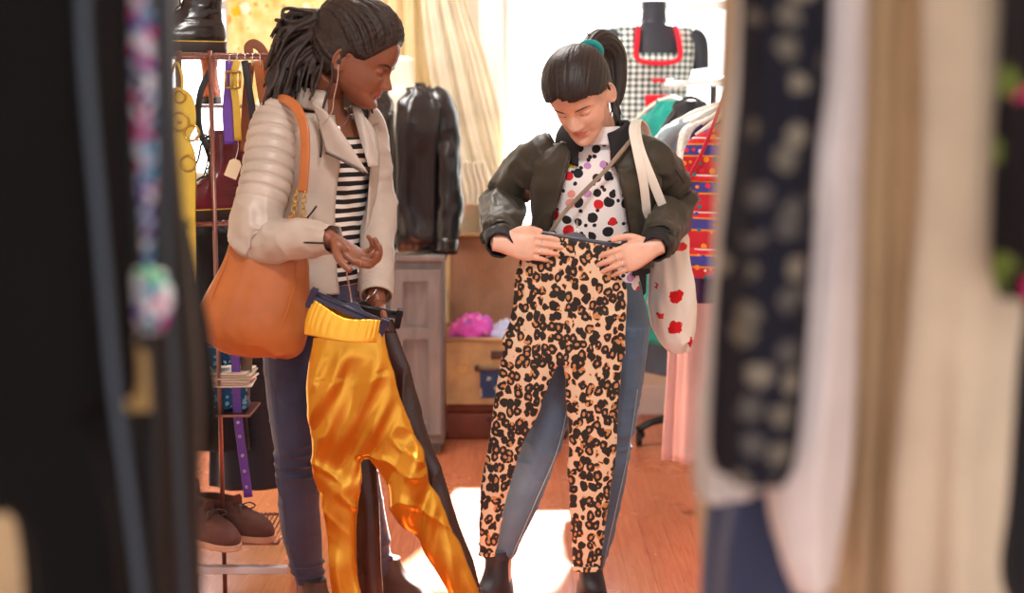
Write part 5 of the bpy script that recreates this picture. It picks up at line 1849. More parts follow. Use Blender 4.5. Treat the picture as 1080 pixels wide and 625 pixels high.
# ------------------------------------------------------------------ the rail of clothes on the right
RX, RZ = .83, 1.53
def right_rail():
    Y0, Y1 = 3.55, 5.98
    root = thing('clothes_rail', 'white clothes rail on black castor feet beside the window, hung with garments', 'clothes rail', A(RX, (Y0 + Y1) / 2, 0))
    mwhite = simple('white_enamel', (236, 234, 226), .35)
    mesh_obj('rail', gridmesh(tube([A(RX, Y0, RZ), A(RX, Y1, RZ)], [.020] * 2, 20, 4)), mwhite, root)
    mesh_obj('end_cap', gridmesh(ellipsoid((RX, Y1 + .004, RZ), (.024, .012, .024))), mwhite, root)
    mesh_obj('second_rail', gridmesh(tube([A(.63, 5.20, 1.515), A(.63, 5.96, 1.515)], [.012] * 2, 16, 3)), mwhite, root)
    for y in (5.22, 5.94):
        mesh_obj('cross_arm', gridmesh(tube([A(.63, y, 1.515), A(RX, y, RZ)], [.009] * 2, 12, 3)), mwhite, root)
    mblk = simple('black_metal', (30, 30, 34), .4, .6)
    for y in (Y0 + .06, Y1 - .06):
        mesh_obj('upright', gridmesh(tube([A(RX, y, .10), A(RX, y, RZ - .004)], [.014] * 2, 16, 2)), mblk, root)
        ft = mesh_obj('foot', gridmesh(tube([A(RX - .30, y - .02, .072), A(RX - .2, y, .11), A(RX, y, .125), A(RX + .2, y, .11), A(RX + .30, y, .072)], [(.022, .012), (.024, .016), (.026, .02), (.024, .016), (.022, .012)], 14, 6)), mblk, root)
        for x in (-.29, .29):
            mesh_obj('castor', gridmesh(lathe([(.008, -.012), (.028, -.011), (.030, 0), (.028, .011), (.008, .012)], A(RX + x, y - .012, .031), 24, axis=np.array([[0, 0, 1], [0, 1, 0], [1, 0, 0]]))), M['rubber'], ft)
            mesh_obj('castor_fork', gridmesh(tube([A(RX + x, y - .005, .075), A(RX + x + .012, y - .008, .055), A(RX + x + .014, y - .012, .034)], [.012, .013, .009], 10, 4)), mblk, ft)
right_rail()

E = A(1, -.06, 0)
m_teal = cloth('teal_cloth', (16, 150, 140), .8)
m_pink = voile('pale_pink_cloth', (246, 216, 214), .2)
m_white_lace = lace_mat('white_lace', (240, 242, 238))
m_greyd = denim('grey_denim', (92, 108, 120), (132, 148, 156))
m_purple = cloth('deep_purple', (58, 40, 86), .8)
m_blk = cloth('black_cloth', (24, 24, 30), .85, .1)
m_grey = cloth('grey_wool', (96, 88, 92), .9)
m_emb = banded_mat()
m_red = cloth('red_binding', (196, 26, 56), .7, .05)
g = 'garments on the right clothes rail'
gh = 'hangers on the right clothes rail'
def on_rail(Y, xl, ztop, name, label, cat, mat, L, w, hlabel, hmat, E=E, cx=None, **kw):
    """xl: photo pixel of the garment's left shoulder"""
    left = P(xl, 140, Y)[0]
    if cx is None:
        w = max(w, 2 * (RX - left))
    c = A(RX if cx is None else cx, Y, ztop)
    coat_hanger(hlabel, c, E, hmat, w * .92, kw.get('drop', .09), A(c[0], Y, RZ if cx is None else 1.515), gh)
    return hung(name, label, cat, c - A(0, 0, .012), E, w, L, mat, group=g, **kw)

emb = on_rail(4.42, 727, 1.475, 'dress', 'red tunic with bands of multicoloured embroidery at the front of the rail', 'dress', m_emb, .56, .40, 'white plastic hanger inside the embroidered red tunic', M['hanger_white'], drop=.13, seed=1, amp=.006, folds=3, depth=.04)
mesh_obj('neck_binding', gridmesh(tube([P(770, 84, 4.365), P(760, 112, 4.365), P(750, 138, 4.362), P(738, 166, 4.36), P(727, 186, 4.37)], [.006] * 5, 8, 6)), m_red, emb)
on_rail(4.60, 734, 1.47, 'blouse', 'deep purple blouse directly behind the embroidered tunic', 'blouse', m_purple, .66, .36, 'white plastic hanger inside the deep purple blouse', M['hanger_white'], seed=2, folds=4)
on_rail(4.78, 722, 1.47, 'lace_top', 'white lace top hanging behind the purple blouse', 'top', m_white_lace, .62, .40, 'thick cream hanger inside the white lace top', M['hanger_white'], seed=3, folds=5)
on_rail(4.92, 722, 1.44, 'dress', 'long pale pink dress with frilled hem reaching down near the floor', 'dress', m_pink, 1.24, .40, 'white plastic hanger inside the long pink dress', M['hanger_white'], seed=4, folds=9, amp=.014, depth=.06, flare=1.22)
on_rail(5.10, 702, 1.46, 'shirt', 'grey blue denim shirt behind the white lace top', 'shirt', m_greyd, .70, .44, 'white plastic hanger inside the grey blue denim shirt', M['hanger_white'], seed=5, sl=(-1,))
on_rail(5.26, 694, 1.43, 'trousers', 'long charcoal grey trousers beside the pink dress on the rail', 'trousers', m_grey, 1.15, .36, 'white plastic hanger carrying the charcoal trousers', M['hanger_white'], seed=6, folds=3, flare=.8)
on_rail(5.42, 699, 1.465, 'top', 'black top on a black hanger nearest the gingham dress', 'top', m_blk, .62, .28, 'black plastic hanger with a visible neck inside the black top', M['hanger_black'], seed=7, cx=.675, E=A(.62, -.78, 0))
on_rail(5.70, 683, 1.465, 'shirt', 'bright teal shirt near the far end of the rail', 'shirt', m_teal, .98, .44, 'white plastic hanger inside the bright teal shirt', M['hanger_white'], seed=8, cx=.63, E=A(.62, -.78, 0))
on_rail(5.84, 683, 1.46, 'trousers', 'blue denim trousers hanging lowest at the far end of the rail', 'trousers', M['jeans_blue'], 1.12, .40, 'white plastic hanger carrying the blue denim trousers', M['hanger_white'], seed=9, folds=3, flare=.9, cx=.63, E=A(.62, -.78, 0))

# ------------------------------------------------------------------ wire rack on the left with boots, belts and bags
LY = 4.02
m_cop = simple('copper_wire', (150, 108, 100), .32, .8)
def post(px_, Y):
    q = P(px_, 236, Y)
    return q[0], Y
zt1, zt2, zt3 = P(200, 58, LY)[2], P(200, 237, LY)[2], P(230, 573, LY)[2]
zmid = P(200, 112, LY + .16)[2]
xl, xm, xr = P(166, 236, LY)[0], P(226.5, 236, LY)[0], P(281, 60, LY)[0]
LD = .30
def wire_rack():
    root = thing('wire_rack', 'copper coloured wire shelf rack holding boots, belts and shoes', 'shelf rack', A((xl + xr) / 2, LY + LD / 2, 0))
    x1 = P(194.5, 236, LY)[0]
    for x, y in ((x1, LY), (xm, LY), (xl, LY + LD), (xr, LY + LD)):
        mesh_obj('post', gridmesh(tube([A(x, y, 0), A(x, y, zt1 + .012)], [.0065] * 2, 12, 2)), m_cop, root)
    for z, nm in ((zt1, 'shelf'), (zt2, 'shelf'), (zt3, 'shelf')):
        pcs = []
        for (a, b) in (((xl, LY), (xr, LY)), ((xl, LY + LD), (xr, LY + LD)), ((xl, LY), (xl, LY + LD)), ((xr, LY), (xr, LY + LD))):
            pcs.append(gridmesh(tube([A(*a, z), A(*b, z)], [.0045] * 2, 8, 2)))
        n = 22
        for i in range(1, n):
            x = xl + (xr - xl) * i / n
            pcs.append(gridmesh(tube([A(x, LY - .004, z + .004), A(x, LY + LD + .004, z + .004)], [.0026] * 2, 6, 2)))
        mesh_obj(nm, join(pcs), m_cop, root)
    # small middle shelf and foot bar
    pcs = [box(((xl + xm) / 2 + .06, LY + .17, zmid), (.22, .20, .010), bev=.002)]
    mesh_obj('small_shelf', join(pcs), simple('pale_board', (196, 176, 170), .5), root, smooth=False)
    pcs = box(((xl + xr) / 2 + .01, LY - .02, .10), (xr - xl + .04, .03, .022), bev=.004)
    mesh_obj('foot_bar', pcs, simple('pale_bar', (206, 196, 200), .5), root, smooth=False)
    for i in range(5):
        x = P(243 + 8 * i, 58, LY)[0]
        mesh_obj('belt_hook', gridmesh(tube([A(x, LY, zt1), A(x, LY - .012, zt1 - .002), A(x, LY - .016, zt1 - .02), A(x, LY - .010, zt1 - .03), A(x, LY - .002, zt1 - .022)], [.0022] * 5, 6, 5)), M['metal'], root)
    return root
wire_rack()

def laced_boot(name, label, pos, yaw, mat, sole_mat, k=1.0, h=.21, lace=None, stitch=None, chunky=.034, tag_card=False, group=None, lace_n=6, Lf=.20):
    T0 = frame2(yaw, pos, k)
    root = thing(name, label, 'boot' if h > .12 else 'shoe', pos, group)
    G = shoe_upper(Lf, h + .0, .045, .064, collar=h)
    G = displace(G, lambda S, T, q: .0016 * vn(q * 60) + .0022 * (ridge(wrap(S, T, 9, 1.2, 3)) - .4) * gs(S, .55, .2))
    G[..., 2] += chunky - .016
    up = mesh_obj('upper', slab(T0(G), .004 * k, True), mat, root)
    V, F = shoe_sole(Lf + .003, .046, .067, chunky)
    mesh_obj('sole', (T0(V), F), sole_mat, root, angle=35)
    V, F = box((-.036, 0, .002), (.062, .074, .016), bev=.004)
    # vamp: eyelet rows, tongue, laces
    def vamp(z, y):
        th_ = np.argmax(G[:, :, 0], axis=1)
        row = np.argmin(np.abs(G[:, 0, 2] - z))
        ring_ = G[row]
        c = ring_[ring_[:, 0] > ring_[:, 0].mean() - .0]
        i = np.argmin(np.abs(c[:, 1] - y) - c[:, 0] * .02)
        return c[i]
    zs = np.linspace(.085 + chunky - .016, h + chunky - .028, lace_n)
    pcs, eye = [], []
    for i, z in enumerate(zs):
        a, b = vamp(z, -.016) + A(.004, 0, 0), vamp(z, .016) + A(.004, 0, 0)
        nz = zs[min(i + 1, lace_n - 1)]
        c = vamp(nz, .016) + A(.004, 0, 0); e = vamp(nz, -.016) + A(.004, 0, 0)
        mid = lambda p, q: (p + q) / 2 + A(.006, 0, .002)
        pcs.append(gridmesh(T0(tube([a, mid(a, c), c], [.0022] * 3, 8, 4))))
        pcs.append(gridmesh(T0(tube([b, mid(b, e), e], [.0022] * 3, 8, 4))))
    la_ = mesh_obj('laces', join(pcs), lace or M['rubber'], root)
    t0 = vamp(zs[-1], 0)
    bow = [t0 + A(.006, 0, 0), t0 + A(.02, .02, .006), t0 + A(.03, .035, -.006), t0 + A(.022, .018, -.012), t0 + A(.006, 0, 0), t0 + A(.02, -.02, .006), t0 + A(.03, -.034, -.008), t0 + A(.02, -.016, -.012), t0 + A(.006, 0, 0)]
    mesh_obj('lace_bow', gridmesh(T0(tube(bow, [.0022] * len(bow), 8, 5))), lace or M['rubber'], root)
    tg = [A(t0[0] - .012, y, z) for y, z in ((-.016, h * .6 + chunky), (-.017, h + chunky * .8 + .02), (.017, h + chunky * .8 + .02), (.016, h * .6 + chunky))]
    V, F = prism([(-.016, -.07), (.016, -.07), (.018, .02), (.012, .03), (-.012, .03), (-.018, .02)], t0 + A(-.007, 0, 0), A(0, 1, 0), nrm(A(-.08, 0, 1)), A(1, 0, .08), .004)
    mesh_obj('tongue', (T0(V), F), mat, root, smooth=False)
    if stitch:
        S = shoe_sole(Lf + .0045, .0465, .068, chunky)[0]
        n = 40
        ringp = S[n * 4:n * 5]
        mesh_obj('welt_stitch', gridmesh(T0(tube(np.vstack([ringp, ringp[:1]]) + A(0, 0, .002), [.0020] * (n + 1), 6, 2)), True), stitch, root)
    lp = [A(-.064, 0, h + chunky * .8 - .02), A(-.072, 0, h + chunky * .8 + .012), A(-.062, 0, h + chunky * .8 + .03), A(-.056, 0, h + chunky * .8 - .015)]
    mesh_obj('pull_loop', gridmesh(T0(tube(lp, [(.006, .0016)] * 4, 10, 6, up=(1, 0, 0)))), mat, root)
    return root

m_ox = leather('oxblood_leather', (104, 26, 40), .2, .12, .12, 200, .6)
m_bk = leather('shiny_black_leather', (34, 26, 30), .2, .15, .12, 200, .6)
m_br = leather('worn_brown_leather', (92, 58, 48), .4, .15)
m_sue = leather('brown_suede', (92, 60, 54), .85, .12, .4, 600, .2)
m_yel = simple('yellow_stitch', (226, 190, 70), .6)
m_dks = simple('dark_sole', (48, 32, 32), .45)
m_tans = simple('tan_sole', (196, 150, 124), .6)
p = P(215, 56, LY + .10)
laced_boot('boot', 'shiny black lace-up boot with yellow welt stitching on top of the wire rack', A(p[0] + .0, p[1], zt1 + .009), R(200), m_bk, m_dks, .92, .20, None, m_yel)
p = P(172, 56, LY + .12)
laced_boot('boot', 'worn brown lace-up boot at the left end of the rack top', A(p[0] + .01, p[1], zt1 + .009), R(250), m_br, m_dks, .92, .20)
p = P(240, 234, LY + .10)
ox = laced_boot('boot', 'tall oxblood lace-up boot with a blank price tag on the middle shelf', A(p[0] + .006, p[1], zt2 + .009), R(212), m_ox, m_dks, .95, .25, None, m_yel)
p = P(246, 178, LY - .02)
cd = tag(mesh_obj('price_tag', prism([(-.018, -.026), (.018, -.026), (.018, .018), (.009, .028), (-.009, .028), (-.018, .018)], p, nrm(A(.92, 0, -.38)), nrm(A(.38, 0, .92)), A(0, 1, 0), .0012), simple('tag_card', (238, 220, 190), .8), None, smooth=False), 'cream price tag tied to the oxblood boot', 'tag')
mesh_obj('tag_string', gridmesh(tube([p + A(.006, 0, .022), p + A(.012, .02, .06), p + A(.004, .05, .085)], [.0012] * 3, 6, 5)), M['canvas'], cd)
p = P(230, 560, LY + .02)
laced_boot('shoe', 'brown suede desert shoe in front on the lowest rack shelf', A(P(226, 566, LY + .10)[0], LY + .10, zt3 + .009), R(-30), m_sue, m_tans, 1.0, .105, M['boot_brown'], None, .018, lace_n=2, Lf=.22)
laced_boot('shoe', 'brown suede desert shoe half hidden at the left of its pair', A(P(200, 566, LY + .04)[0], LY + .05, zt3 + .009), R(-42), m_sue, m_tans, 1.0, .105, M['boot_brown'], None, .018, lace_n=2, Lf=.22)
# tan boot upright on the little middle shelf
p = P(222, 110, LY + .17)
m_or = leather('orange_leather', (206, 104, 56), .4, .1)
laced_boot('boot', 'orange tan ankle boot on the small shelf under the rack top', A(p[0], p[1], zmid + .006), R(100), m_or, m_dks, .62, .19)

# round brown box bag on the middle shelf
def box_bag():
    p = P(202, 232, LY + .09)
    c = A(p[0], p[1], zt2 + .008)
    root = thing('handbag', 'small dark round bag with brown lid beside the oxblood boot', 'handbag', c)
    mk = leather('dark_bag', (40, 30, 34), .4)
    mesh_obj('bag_body', gridmesh(lathe([(.002, 0), (.066, 0), (.072, .006), (.070, .072), (.060, .078), (.002, .078)], c, 40)), mk, root)
    mesh_obj('lid', gridmesh(lathe([(.074, .070), (.076, .082), (.070, .100), (.04, .108), (.002, .110)], c, 40)), leather('brown_lid', (110, 66, 40), .4), root)
    mesh_obj('buckle', join([ring(c + A(.004, -.075, .098), A(1, 0, 0), A(0, 0, 1), .011, .0022, 16, 6)]), M['silver'], root)
    hp = [c + A(.062, -.02, .07), c + A(.07, -.03, .14), c + A(.045, -.03, .22), c + A(.02, -.01, .16), c + A(-.05, .02, .09)]
    mesh_obj('strap', gridmesh(tube(hp, [(.005, .002)] * 5, 10, 8)), mk, root)
box_bag()
p = P(206, 200, LY + .2)
hat = thing('sun_hat', 'cream cloth hat lying behind the small round bag', 'hat', A(p[0], p[1], zt2 + .008))
hc = A(p[0] - .0, LY + .225, zt2 + .008)
mesh_obj('crown', gridmesh(lathe([(.066, .0), (.068, .06), (.060, .105), (.04, .125), (.002, .13)], hc, 36)), cloth('hat_cream', (238, 226, 206), .85), hat)
mesh_obj('brim', gridmesh(displace(lathe([(.064, .004), (.080, .006), (.082, .009), (.064, .009)], hc, 36), lambda S, T, G: .002 * np.sin(T * 12))), cloth('hat_cream_brim', (232, 220, 200), .85), hat)
mesh_obj('hat_band', gridmesh(lathe([(.068, .012), (.070, .014), (.071, .034), (.069, .036)], hc, 36), True, False), M['jeans_blue'], hat)

# yellow bag with ring eyelets
def yellow_bag():
    Yy = LY - .03
    c = P(187, 190, Yy)
    root = thing('ring_bag', 'flat yellow bag with scalloped edge and round metal eyelets on the wire rack', 'bag', P(187, 320, Yy))
    my = leather('mustard_yellow', (222, 192, 66), .4, .06, .15)
    k = Yy * 1.005 / FPX
    out = []
    lob = [(173, 100), (186, 92), (199, 98), (205, 110), (206, 132), (200, 146), (206, 168), (206, 220), (203, 318), (170, 318), (166, 220), (168, 140), (170, 112)]
    for a in cr(lob + [lob[0]], 5)[:-1]:
        q = P(a[0], a[1], Yy) - c
        out.append((q[0], q[2]))
    mesh_obj('panel', prism(out, c, A(1, 0, 0), A(0, 0, 1), A(0, 1, 0), .014), my, root, smooth=False)
    for x, y, r in ((190, 102, 6), (190, 128, 9.5), (203, 140, 8), (199, 172, 8)):
        mesh_obj('eyelet', ring(P(x, y, Yy) + A(0, -.009, 0), A(1, 0, 0), A(0, 0, 1), r * k, .0032, 26, 8), M['brass'], root)
    mesh_obj('stud', gridmesh(ellipsoid(P(190, 128, Yy) + A(0, -.009, 0), (.007, .004, .007))), M['brass'], root)
    hg = [P(180, 96, Yy), P(180, 80, Yy), P(186, 66, Yy), P(192, 80, Yy), P(192, 96, Yy)]
    mesh_obj('strap', gridmesh(tube(hg, [(.004, .0018)] * 5, 10, 8, up=(0, 1, 0))), my, root)
yellow_bag()

# belts
def belt(label, path, Y, mat, w=.014, buckle=None, holes=False, seed=0):
    pts = [P(x, y, Y + dy) for x, y, dy in path]
    root = thing('belt', label, 'belt', pts[-1], 'belts hanging on the wire rack')
    G = tube(pts, [(w, .0022)] * len(pts), 16, 8, up=(0, 1, 0), square=4)
    mesh_obj('strap', gridmesh(G), mat, root)
    if buckle:
        i = buckle
        c = pts[i]
        d = nrm(pts[min(i + 1, len(pts) - 1)] - pts[max(i - 1, 0)])
        u = nrm(np.cross(d, A(0, 1, 0)))
        fr = [c + u * a * (w + .010) + d * b * .022 + A(0, -.006, 0) for a, b in ((-1, -1), (1, -1), (1, 1), (-1, 1), (-1, -1))]
        mesh_obj('buckle', join([gridmesh(tube([fr[q], fr[q + 1]], [.0032] * 2, 8, 2)) for q in range(4)]), M['brass'], root)
        mesh_obj('prong', gridmesh(tube([c - d * .022 + A(0, -.008, 0), c + d * .024 + A(0, -.009, 0)], [.002] * 2, 8, 2)), M['brass'], root)
    if holes:
        for t in np.linspace(.55, .95, 5):
            c = cr(pts, 8)[int(t * (len(pts) - 1) * 8)]
            mesh_obj('eyelet', ring(c + A(0, -.0035, 0), A(1, 0, 0), A(0, 0, 1), .0035, .0012, 12, 6), M['silver'], root)
    return root
m_pur = leather('purple_leather', (104, 60, 170), .4)
m_btan = leather('belt_tan', (196, 120, 72), .4); m_bblk = leather('belt_black', (34, 34, 40), .4); m_byel = leather('belt_yellow', (214, 176, 56), .4); m_bbr = leather('belt_brown', (150, 84, 50), .4)
belt('purple leather belt hanging beside the oxblood boot', [(244, 64, 0), (243, 90, .0), (241, 120, .0), (243, 152, 0)], LY - .015, m_pur, .017)
belt('yellow belt with a brass buckle hanging next to the purple belt', [(250, 64, 0), (246, 84, -.01), (249, 110, -.01), (251, 148, 0)], LY - .03, m_byel, .010, buckle=1)
belt('long black belt looped down from the right end of the rack', [(258, 64, 0), (262, 90, .0), (266, 116, .01), (269, 150, .02)], LY - .03, m_bblk, .010)
belt('reddish tan belt hanging behind the beige sleeve', [(272, 64, 0), (275, 88, .02), (279, 112, .03), (284, 140, .04)], LY - .01, m_btan, .013)
belt('orange brown belt hanging between the black belt and the purple belt', [(264, 66, .03), (261, 96, .03), (259, 130, .03), (258, 160, .03)], LY + .0, m_bbr, .013)
belt('curved black strap belt hung in a loop behind the yellow eyelets', [(222, 74, 0), (212, 96, 0), (209, 120, 0), (212, 142, 0), (221, 156, 0)], LY + .03, m_bblk, .009)
belt('brown belt loop standing up above the right end of the rack', [(264, 60, .06), (262, 50, .06), (268, 46, .06), (276, 52, .06), (281, 66, .06), (281, 96, .06)], LY, m_bbr, .013)
belt('long purple belt with silver eyelets hanging down past the blue purse', [(248, 330, 0), (249, 400, 0), (251, 440, 0), (256, 480, 0), (262, 524, 0)], LY + .02, m_pur, .013, holes=True)
belt('wide tan belt end hanging beside the long purple belt', [(259, 330, 0), (260, 370, 0), (259, 400, 0), (255, 426, 0)], LY + .05, leather('belt_olive', (138, 108, 84), .5), .017)

# stack of patterned purses beside the bag
def purses():
    Yp = LY + .06
    mblu = blotch_mat('blue_pattern', (30, 84, 130), [(120, 190, 214), (16, 50, 96), (180, 214, 226)], 60, .4, .6)
    for k, (y0, y1, xa, xb, m, lab) in enumerate(((366, 384, 214, 243, mblu, 'blue patterned purse, upper one of the two in the rack'), (404, 430, 220, 262, mblu, 'blue patterned purse with a pointed flap under the white booklets'))):
        a, b = P(xa, y1, Yp), P(xb, y0, Yp)
        root = thing('purse', lab, 'purse', (a + b) / 2 - A(0, 0, (b[2] - a[2]) / 2))
        c = (a + b) / 2
        mesh_obj('purse_body', box(c, (b[0] - a[0], .07, b[2] - a[2]), bev=.010, seg=3), m, root, angle=40)
        w = (b[0] - a[0]) / 2
        mesh_obj('flap', prism([(-w, .03), (w, .03), (w * .9, .0), (0, -.034), (-w * .9, 0)], c + A(0, -.039, .0), A(1, 0, 0), A(0, 0, 1), A(0, 1, 0), .005), m, root, smooth=False)
    for i in range(6):
        y = 389 + i * 2.6
        a, b = P(216 + (i % 3) * 2, y, Yp), P(265 + (i % 2) * 3, y + 2, Yp)
        o = mesh_obj('booklet', box((a + b) / 2, (b[0] - a[0], .13, .0052), rotz(R(4 * (i % 3) - 4)), bev=.001), simple('paper_%d' % i, ((236, 226, 214), (214, 196, 176), (240, 236, 230))[i % 3], .7), None, smooth=False)
        tag(o, 'thin pale booklet in the stack between the two blue purses', 'booklet', 'booklets stacked between the blue purses')
purses()
# board that carries purses and booklets
zb_ = P(240, 431, LY + .06)[2]
bd = tag(mesh_obj('wire_tray', box((P(232, 430, LY + .06)[0], LY + .08, zb_ - .006), (.20, .18, .008), bev=.002), m_cop, None, smooth=False), 'copper tray of the wire rack under the purses', 'tray')

# dark clothes hanging behind the rack, above the shoes
hung('trousers', 'dark navy trousers hanging behind the wire rack above the floor', 'trousers', A(P(262, 240, 4.55)[0], 4.55, P(262, 236, 4.55)[2]), A(1, .05, 0), .30, .86, denim('dark_navy_cloth', (20, 22, 34), (34, 36, 52)), .05, seed=3, folds=3, group='dark clothes behind the wire rack')
hung('skirt', 'black skirt hanging at the left behind the wire rack', 'skirt', A(P(214, 240, 4.5)[0], 4.50, P(214, 238, 4.5)[2]), A(1, .05, 0), .30, .72, m_blk, .05, seed=6, folds=4, group='dark clothes behind the wire rack')
def low_rail():
    z = P(240, 240, 4.52)[2] + .012
    x0, x1 = P(180, 240, 4.52)[0], P(300, 240, 4.52)[0]
    root = thing('low_rail', 'dark low clothes rail behind the wire rack', 'clothes rail', A((x0 + x1) / 2, 4.52, 0))
    mesh_obj('rail', gridmesh(tube([A(x0, 4.52, z), A(x1, 4.52, z)], [.010] * 2, 12, 2)), M['darkmetal'], root)
    for x in (x0, x1):
        mesh_obj('upright', gridmesh(tube([A(x, 4.52, 0), A(x, 4.52, z)], [.010] * 2, 12, 2)), M['darkmetal'], root)
low_rail()
# ------------------------------------------------------------------ clothes close to the camera, out of focus
def fg_cloth(name, label, cat, rows, Y, mat, depth=.05, folds=4, amp=.010, seed=0, group=None, dyaw=0.0, n=96, sq=2.2):
    """a garment hung edge-on to us: rows (y, x left, x right) in photo pixels, a closed thick fall of cloth"""
    pts, rad = [], []
    for y, xl, xr in rows:
        a, b = P(xl, y, Y), P(xr, y, Y)
        pts.append((a + b) / 2); rad.append((abs(b[0] - a[0]) / 2, depth))
    def dp(S, T, G):
        return amp * (np.sin(T * 2 * math.pi * folds + seed + 1.2 * np.sin(S * 4 + seed)) * .6 + .5 * np.sin(T * 2 * math.pi * folds * 1.9 + 2 * seed)) + amp * .5 * vn(wrap(S, T, 3, 2.2, seed))
    G = tube(pts, rad, n, 8, up=(0, 1, 0), disp=dp, square=sq)
    o = mesh_obj(name, slab(G, .003, True), mat)
    top = pts[0]
    mesh_obj('hanging_loop', gridmesh(tube([top + A(-.03, 0, -.01), top + A(-.022, 0, .02), top + A(0, 0, .034), top + A(.022, 0, .02), top + A(.03, 0, -.01)], [.003] * 5, 8, 5)), mat, o)
    return tag(o, label, cat, group)

gl, gr = 'clothes close by on the left', 'clothes close by on the right'
m_vel = cloth('black_velvet', (8, 6, 8), .95, .25, 500, .3, .0)
m_sat = simple('black_satin', (11, 11, 16), .45, var=.1)
m_cream = cloth('cream_linen', (206, 184, 146), .9, .05)
m_pipe = simple('blue_grey_piping', (58, 72, 88), .5)
c1 = fg_cloth('coat', 'big black coat filling the left edge of the view, nearest of all', 'coat', [(-130, -120, 118), (100, -120, 122), (300, -110, 130), (440, -80, 138), (500, 0, 145), (560, 28, 152), (700, 38, 160), (780, 40, 165)], 1.12, m_vel, .06, 3, .008, 1.0, gl)
mesh_obj('piping', gridmesh(tube([P(85, -90, 1.055), P(90, 60, 1.055), P(104, 220, 1.055), P(120, 400, 1.055), P(136, 520, 1.055), P(150, 640, 1.055), P(158, 760, 1.055)], [.0035] * 7, 10, 8)), m_pipe, c1)
c2 = fg_cloth('coat', 'black satin coat with grey edge just right of the biggest black coat', 'coat', [(-130, 100, 176), (120, 106, 182), (300, 112, 196), (420, 116, 206), (560, 130, 208), (760, 140, 214)], 1.32, m_sat, .05, 3, .006, 2.3, gl)
mesh_obj('piping', gridmesh(tube([P(176, -90, 1.262), P(174, 120, 1.262), P(178, 300, 1.262), P(186, 460, 1.262), P(196, 620, 1.262), P(200, 760, 1.262)], [.0028] * 6, 10, 8)), m_pipe, c2)
c3 = fg_cloth('coat', 'black coat sleeve hanging lowest beside the suede shoes on the left', 'coat', [(-130, 160, 184), (205, 160, 186), (240, 156, 198), (320, 150, 216), (400, 150, 228), (452, 156, 232), (474, 166, 228)], 1.46, m_vel, .05, 2, .006, 4.1, gl)
fg_cloth('garment', 'cream garment showing at the lower left corner behind the black coat', 'garment', [(-130, -150, 172), (100, -150, 100), (300, -140, 20), (440, -130, 30), (560, -120, 44), (760, -110, 60)], 1.55, m_cream, .05, 4, .012, 0.7, gl)
# beaded ribbon, pompom and brown tag that hang down the satin coat
mb = blotch_mat('bead_colours', (190, 200, 226), [(220, 30, 130), (30, 150, 190), (246, 240, 250), (80, 40, 160), (20, 110, 160), (20, 20, 50)], 120, .6, .25)
rb = thing('beaded_ribbon', 'colourful beaded ribbon with pompom hanging down the front of the black satin coat', 'ribbon', P(157, 350, 1.2))
mesh_obj('ribbon', gridmesh(tube([P(149, -60, 1.20), P(150, 60, 1.20), P(153, 150, 1.20), P(155, 230, 1.20), P(156, 285, 1.20)], [(.0095, .004), (.0095, .004), (.009, .004), (.0055, .003), (.003, .003)], 14, 8, up=(0, 1, 0))), mb, rb)
G = ellipsoid(P(157, 316, 1.20), (.0195, .0195, .0275), n=60, m=40)
c = P(157, 316, 1.20)
mesh_obj('pompom', gridmesh(G + nrm(G - c) * (.004 * vn((G - c) * 320))[..., None]), blotch_mat('pompom_colours', (240, 240, 244), [(226, 20, 130), (20, 150, 180), (250, 250, 250), (110, 50, 180), (30, 170, 90)], 60, .62, .7), rb)
tg = tag(mesh_obj('hanging_tag', prism([(-.011, -.028), (.011, -.028), (.012, .022), (.006, .029), (-.006, .029), (-.012, .022)], P(143, 400, 1.2), A(1, 0, .04), A(-.04, 0, 1), A(0, 1, 0), .0015), simple('kraft_card', (206, 170, 110), .8), None, smooth=False), 'tan card tag hanging under the colourful pompom', 'tag')
mesh_obj('tag_string', gridmesh(tube([P(143, 364, 1.2), P(147, 350, 1.2), P(154, 338, 1.2)], [.0010] * 3, 6, 5)), M['canvas'], tg)

# right side
m_lace_bk = blotch_mat('black_with_cream_flowers', (24, 24, 36), [(104, 98, 88), (84, 80, 78), (124, 116, 104)], 34, .36, .8, (1, .4, 1), .6)
m_sheer = voile('sheer_white', (240, 236, 232), .5)
m_pinkw = cloth('pinkish_white_cloth', (222, 208, 204), .85, .04)
m_beige = cloth('beige_cloth', (196, 164, 126), .85, .05)
m_beige2 = cloth('pale_cream_cloth', (208, 190, 166), .85, .04)
m_dkden = denim('dark_denim', (36, 44, 70), (56, 66, 98))
m_blkflo = blotch_mat('black_with_bright_flowers', (26, 22, 28), [(216, 50, 120), (110, 130, 60), (26, 22, 28), (26, 22, 28)], 30, .42, .75, (1, .4, 1))
k1 = fg_cloth('dress', 'black dress with columns of cream flowers hanging nearest on the right', 'dress', [(-130, 784, 874), (60, 780, 868), (160, 772, 856), (260, 762, 852), (380, 756, 846), (470, 752, 838), (498, 756, 830)], 1.22, m_lace_bk, .05, 3, .005, 1.4, gr)
k2 = fg_cloth('blouse', 'sheer white blouse edge at the left side of the flowered black dress', 'blouse', [(-130, 790, 812), (60, 780, 812), (160, 768, 808), (300, 755, 804), (420, 742, 800), (500, 734, 800), (520, 738, 800)], 1.30, m_sheer, .03, 4, .005, 3.4, gr)
k3 = fg_cloth('blouse', 'pinkish white blouse with ragged hem between the flowered dress and the beige clothes', 'blouse', [(-130, 868, 902), (100, 858, 900), (180, 836, 898), (220, 842, 896), (400, 820, 893), (480, 806, 890), (560, 815, 878), (612, 836, 868)], 1.26, m_pinkw, .05, 3, .006, 2.7, gr)
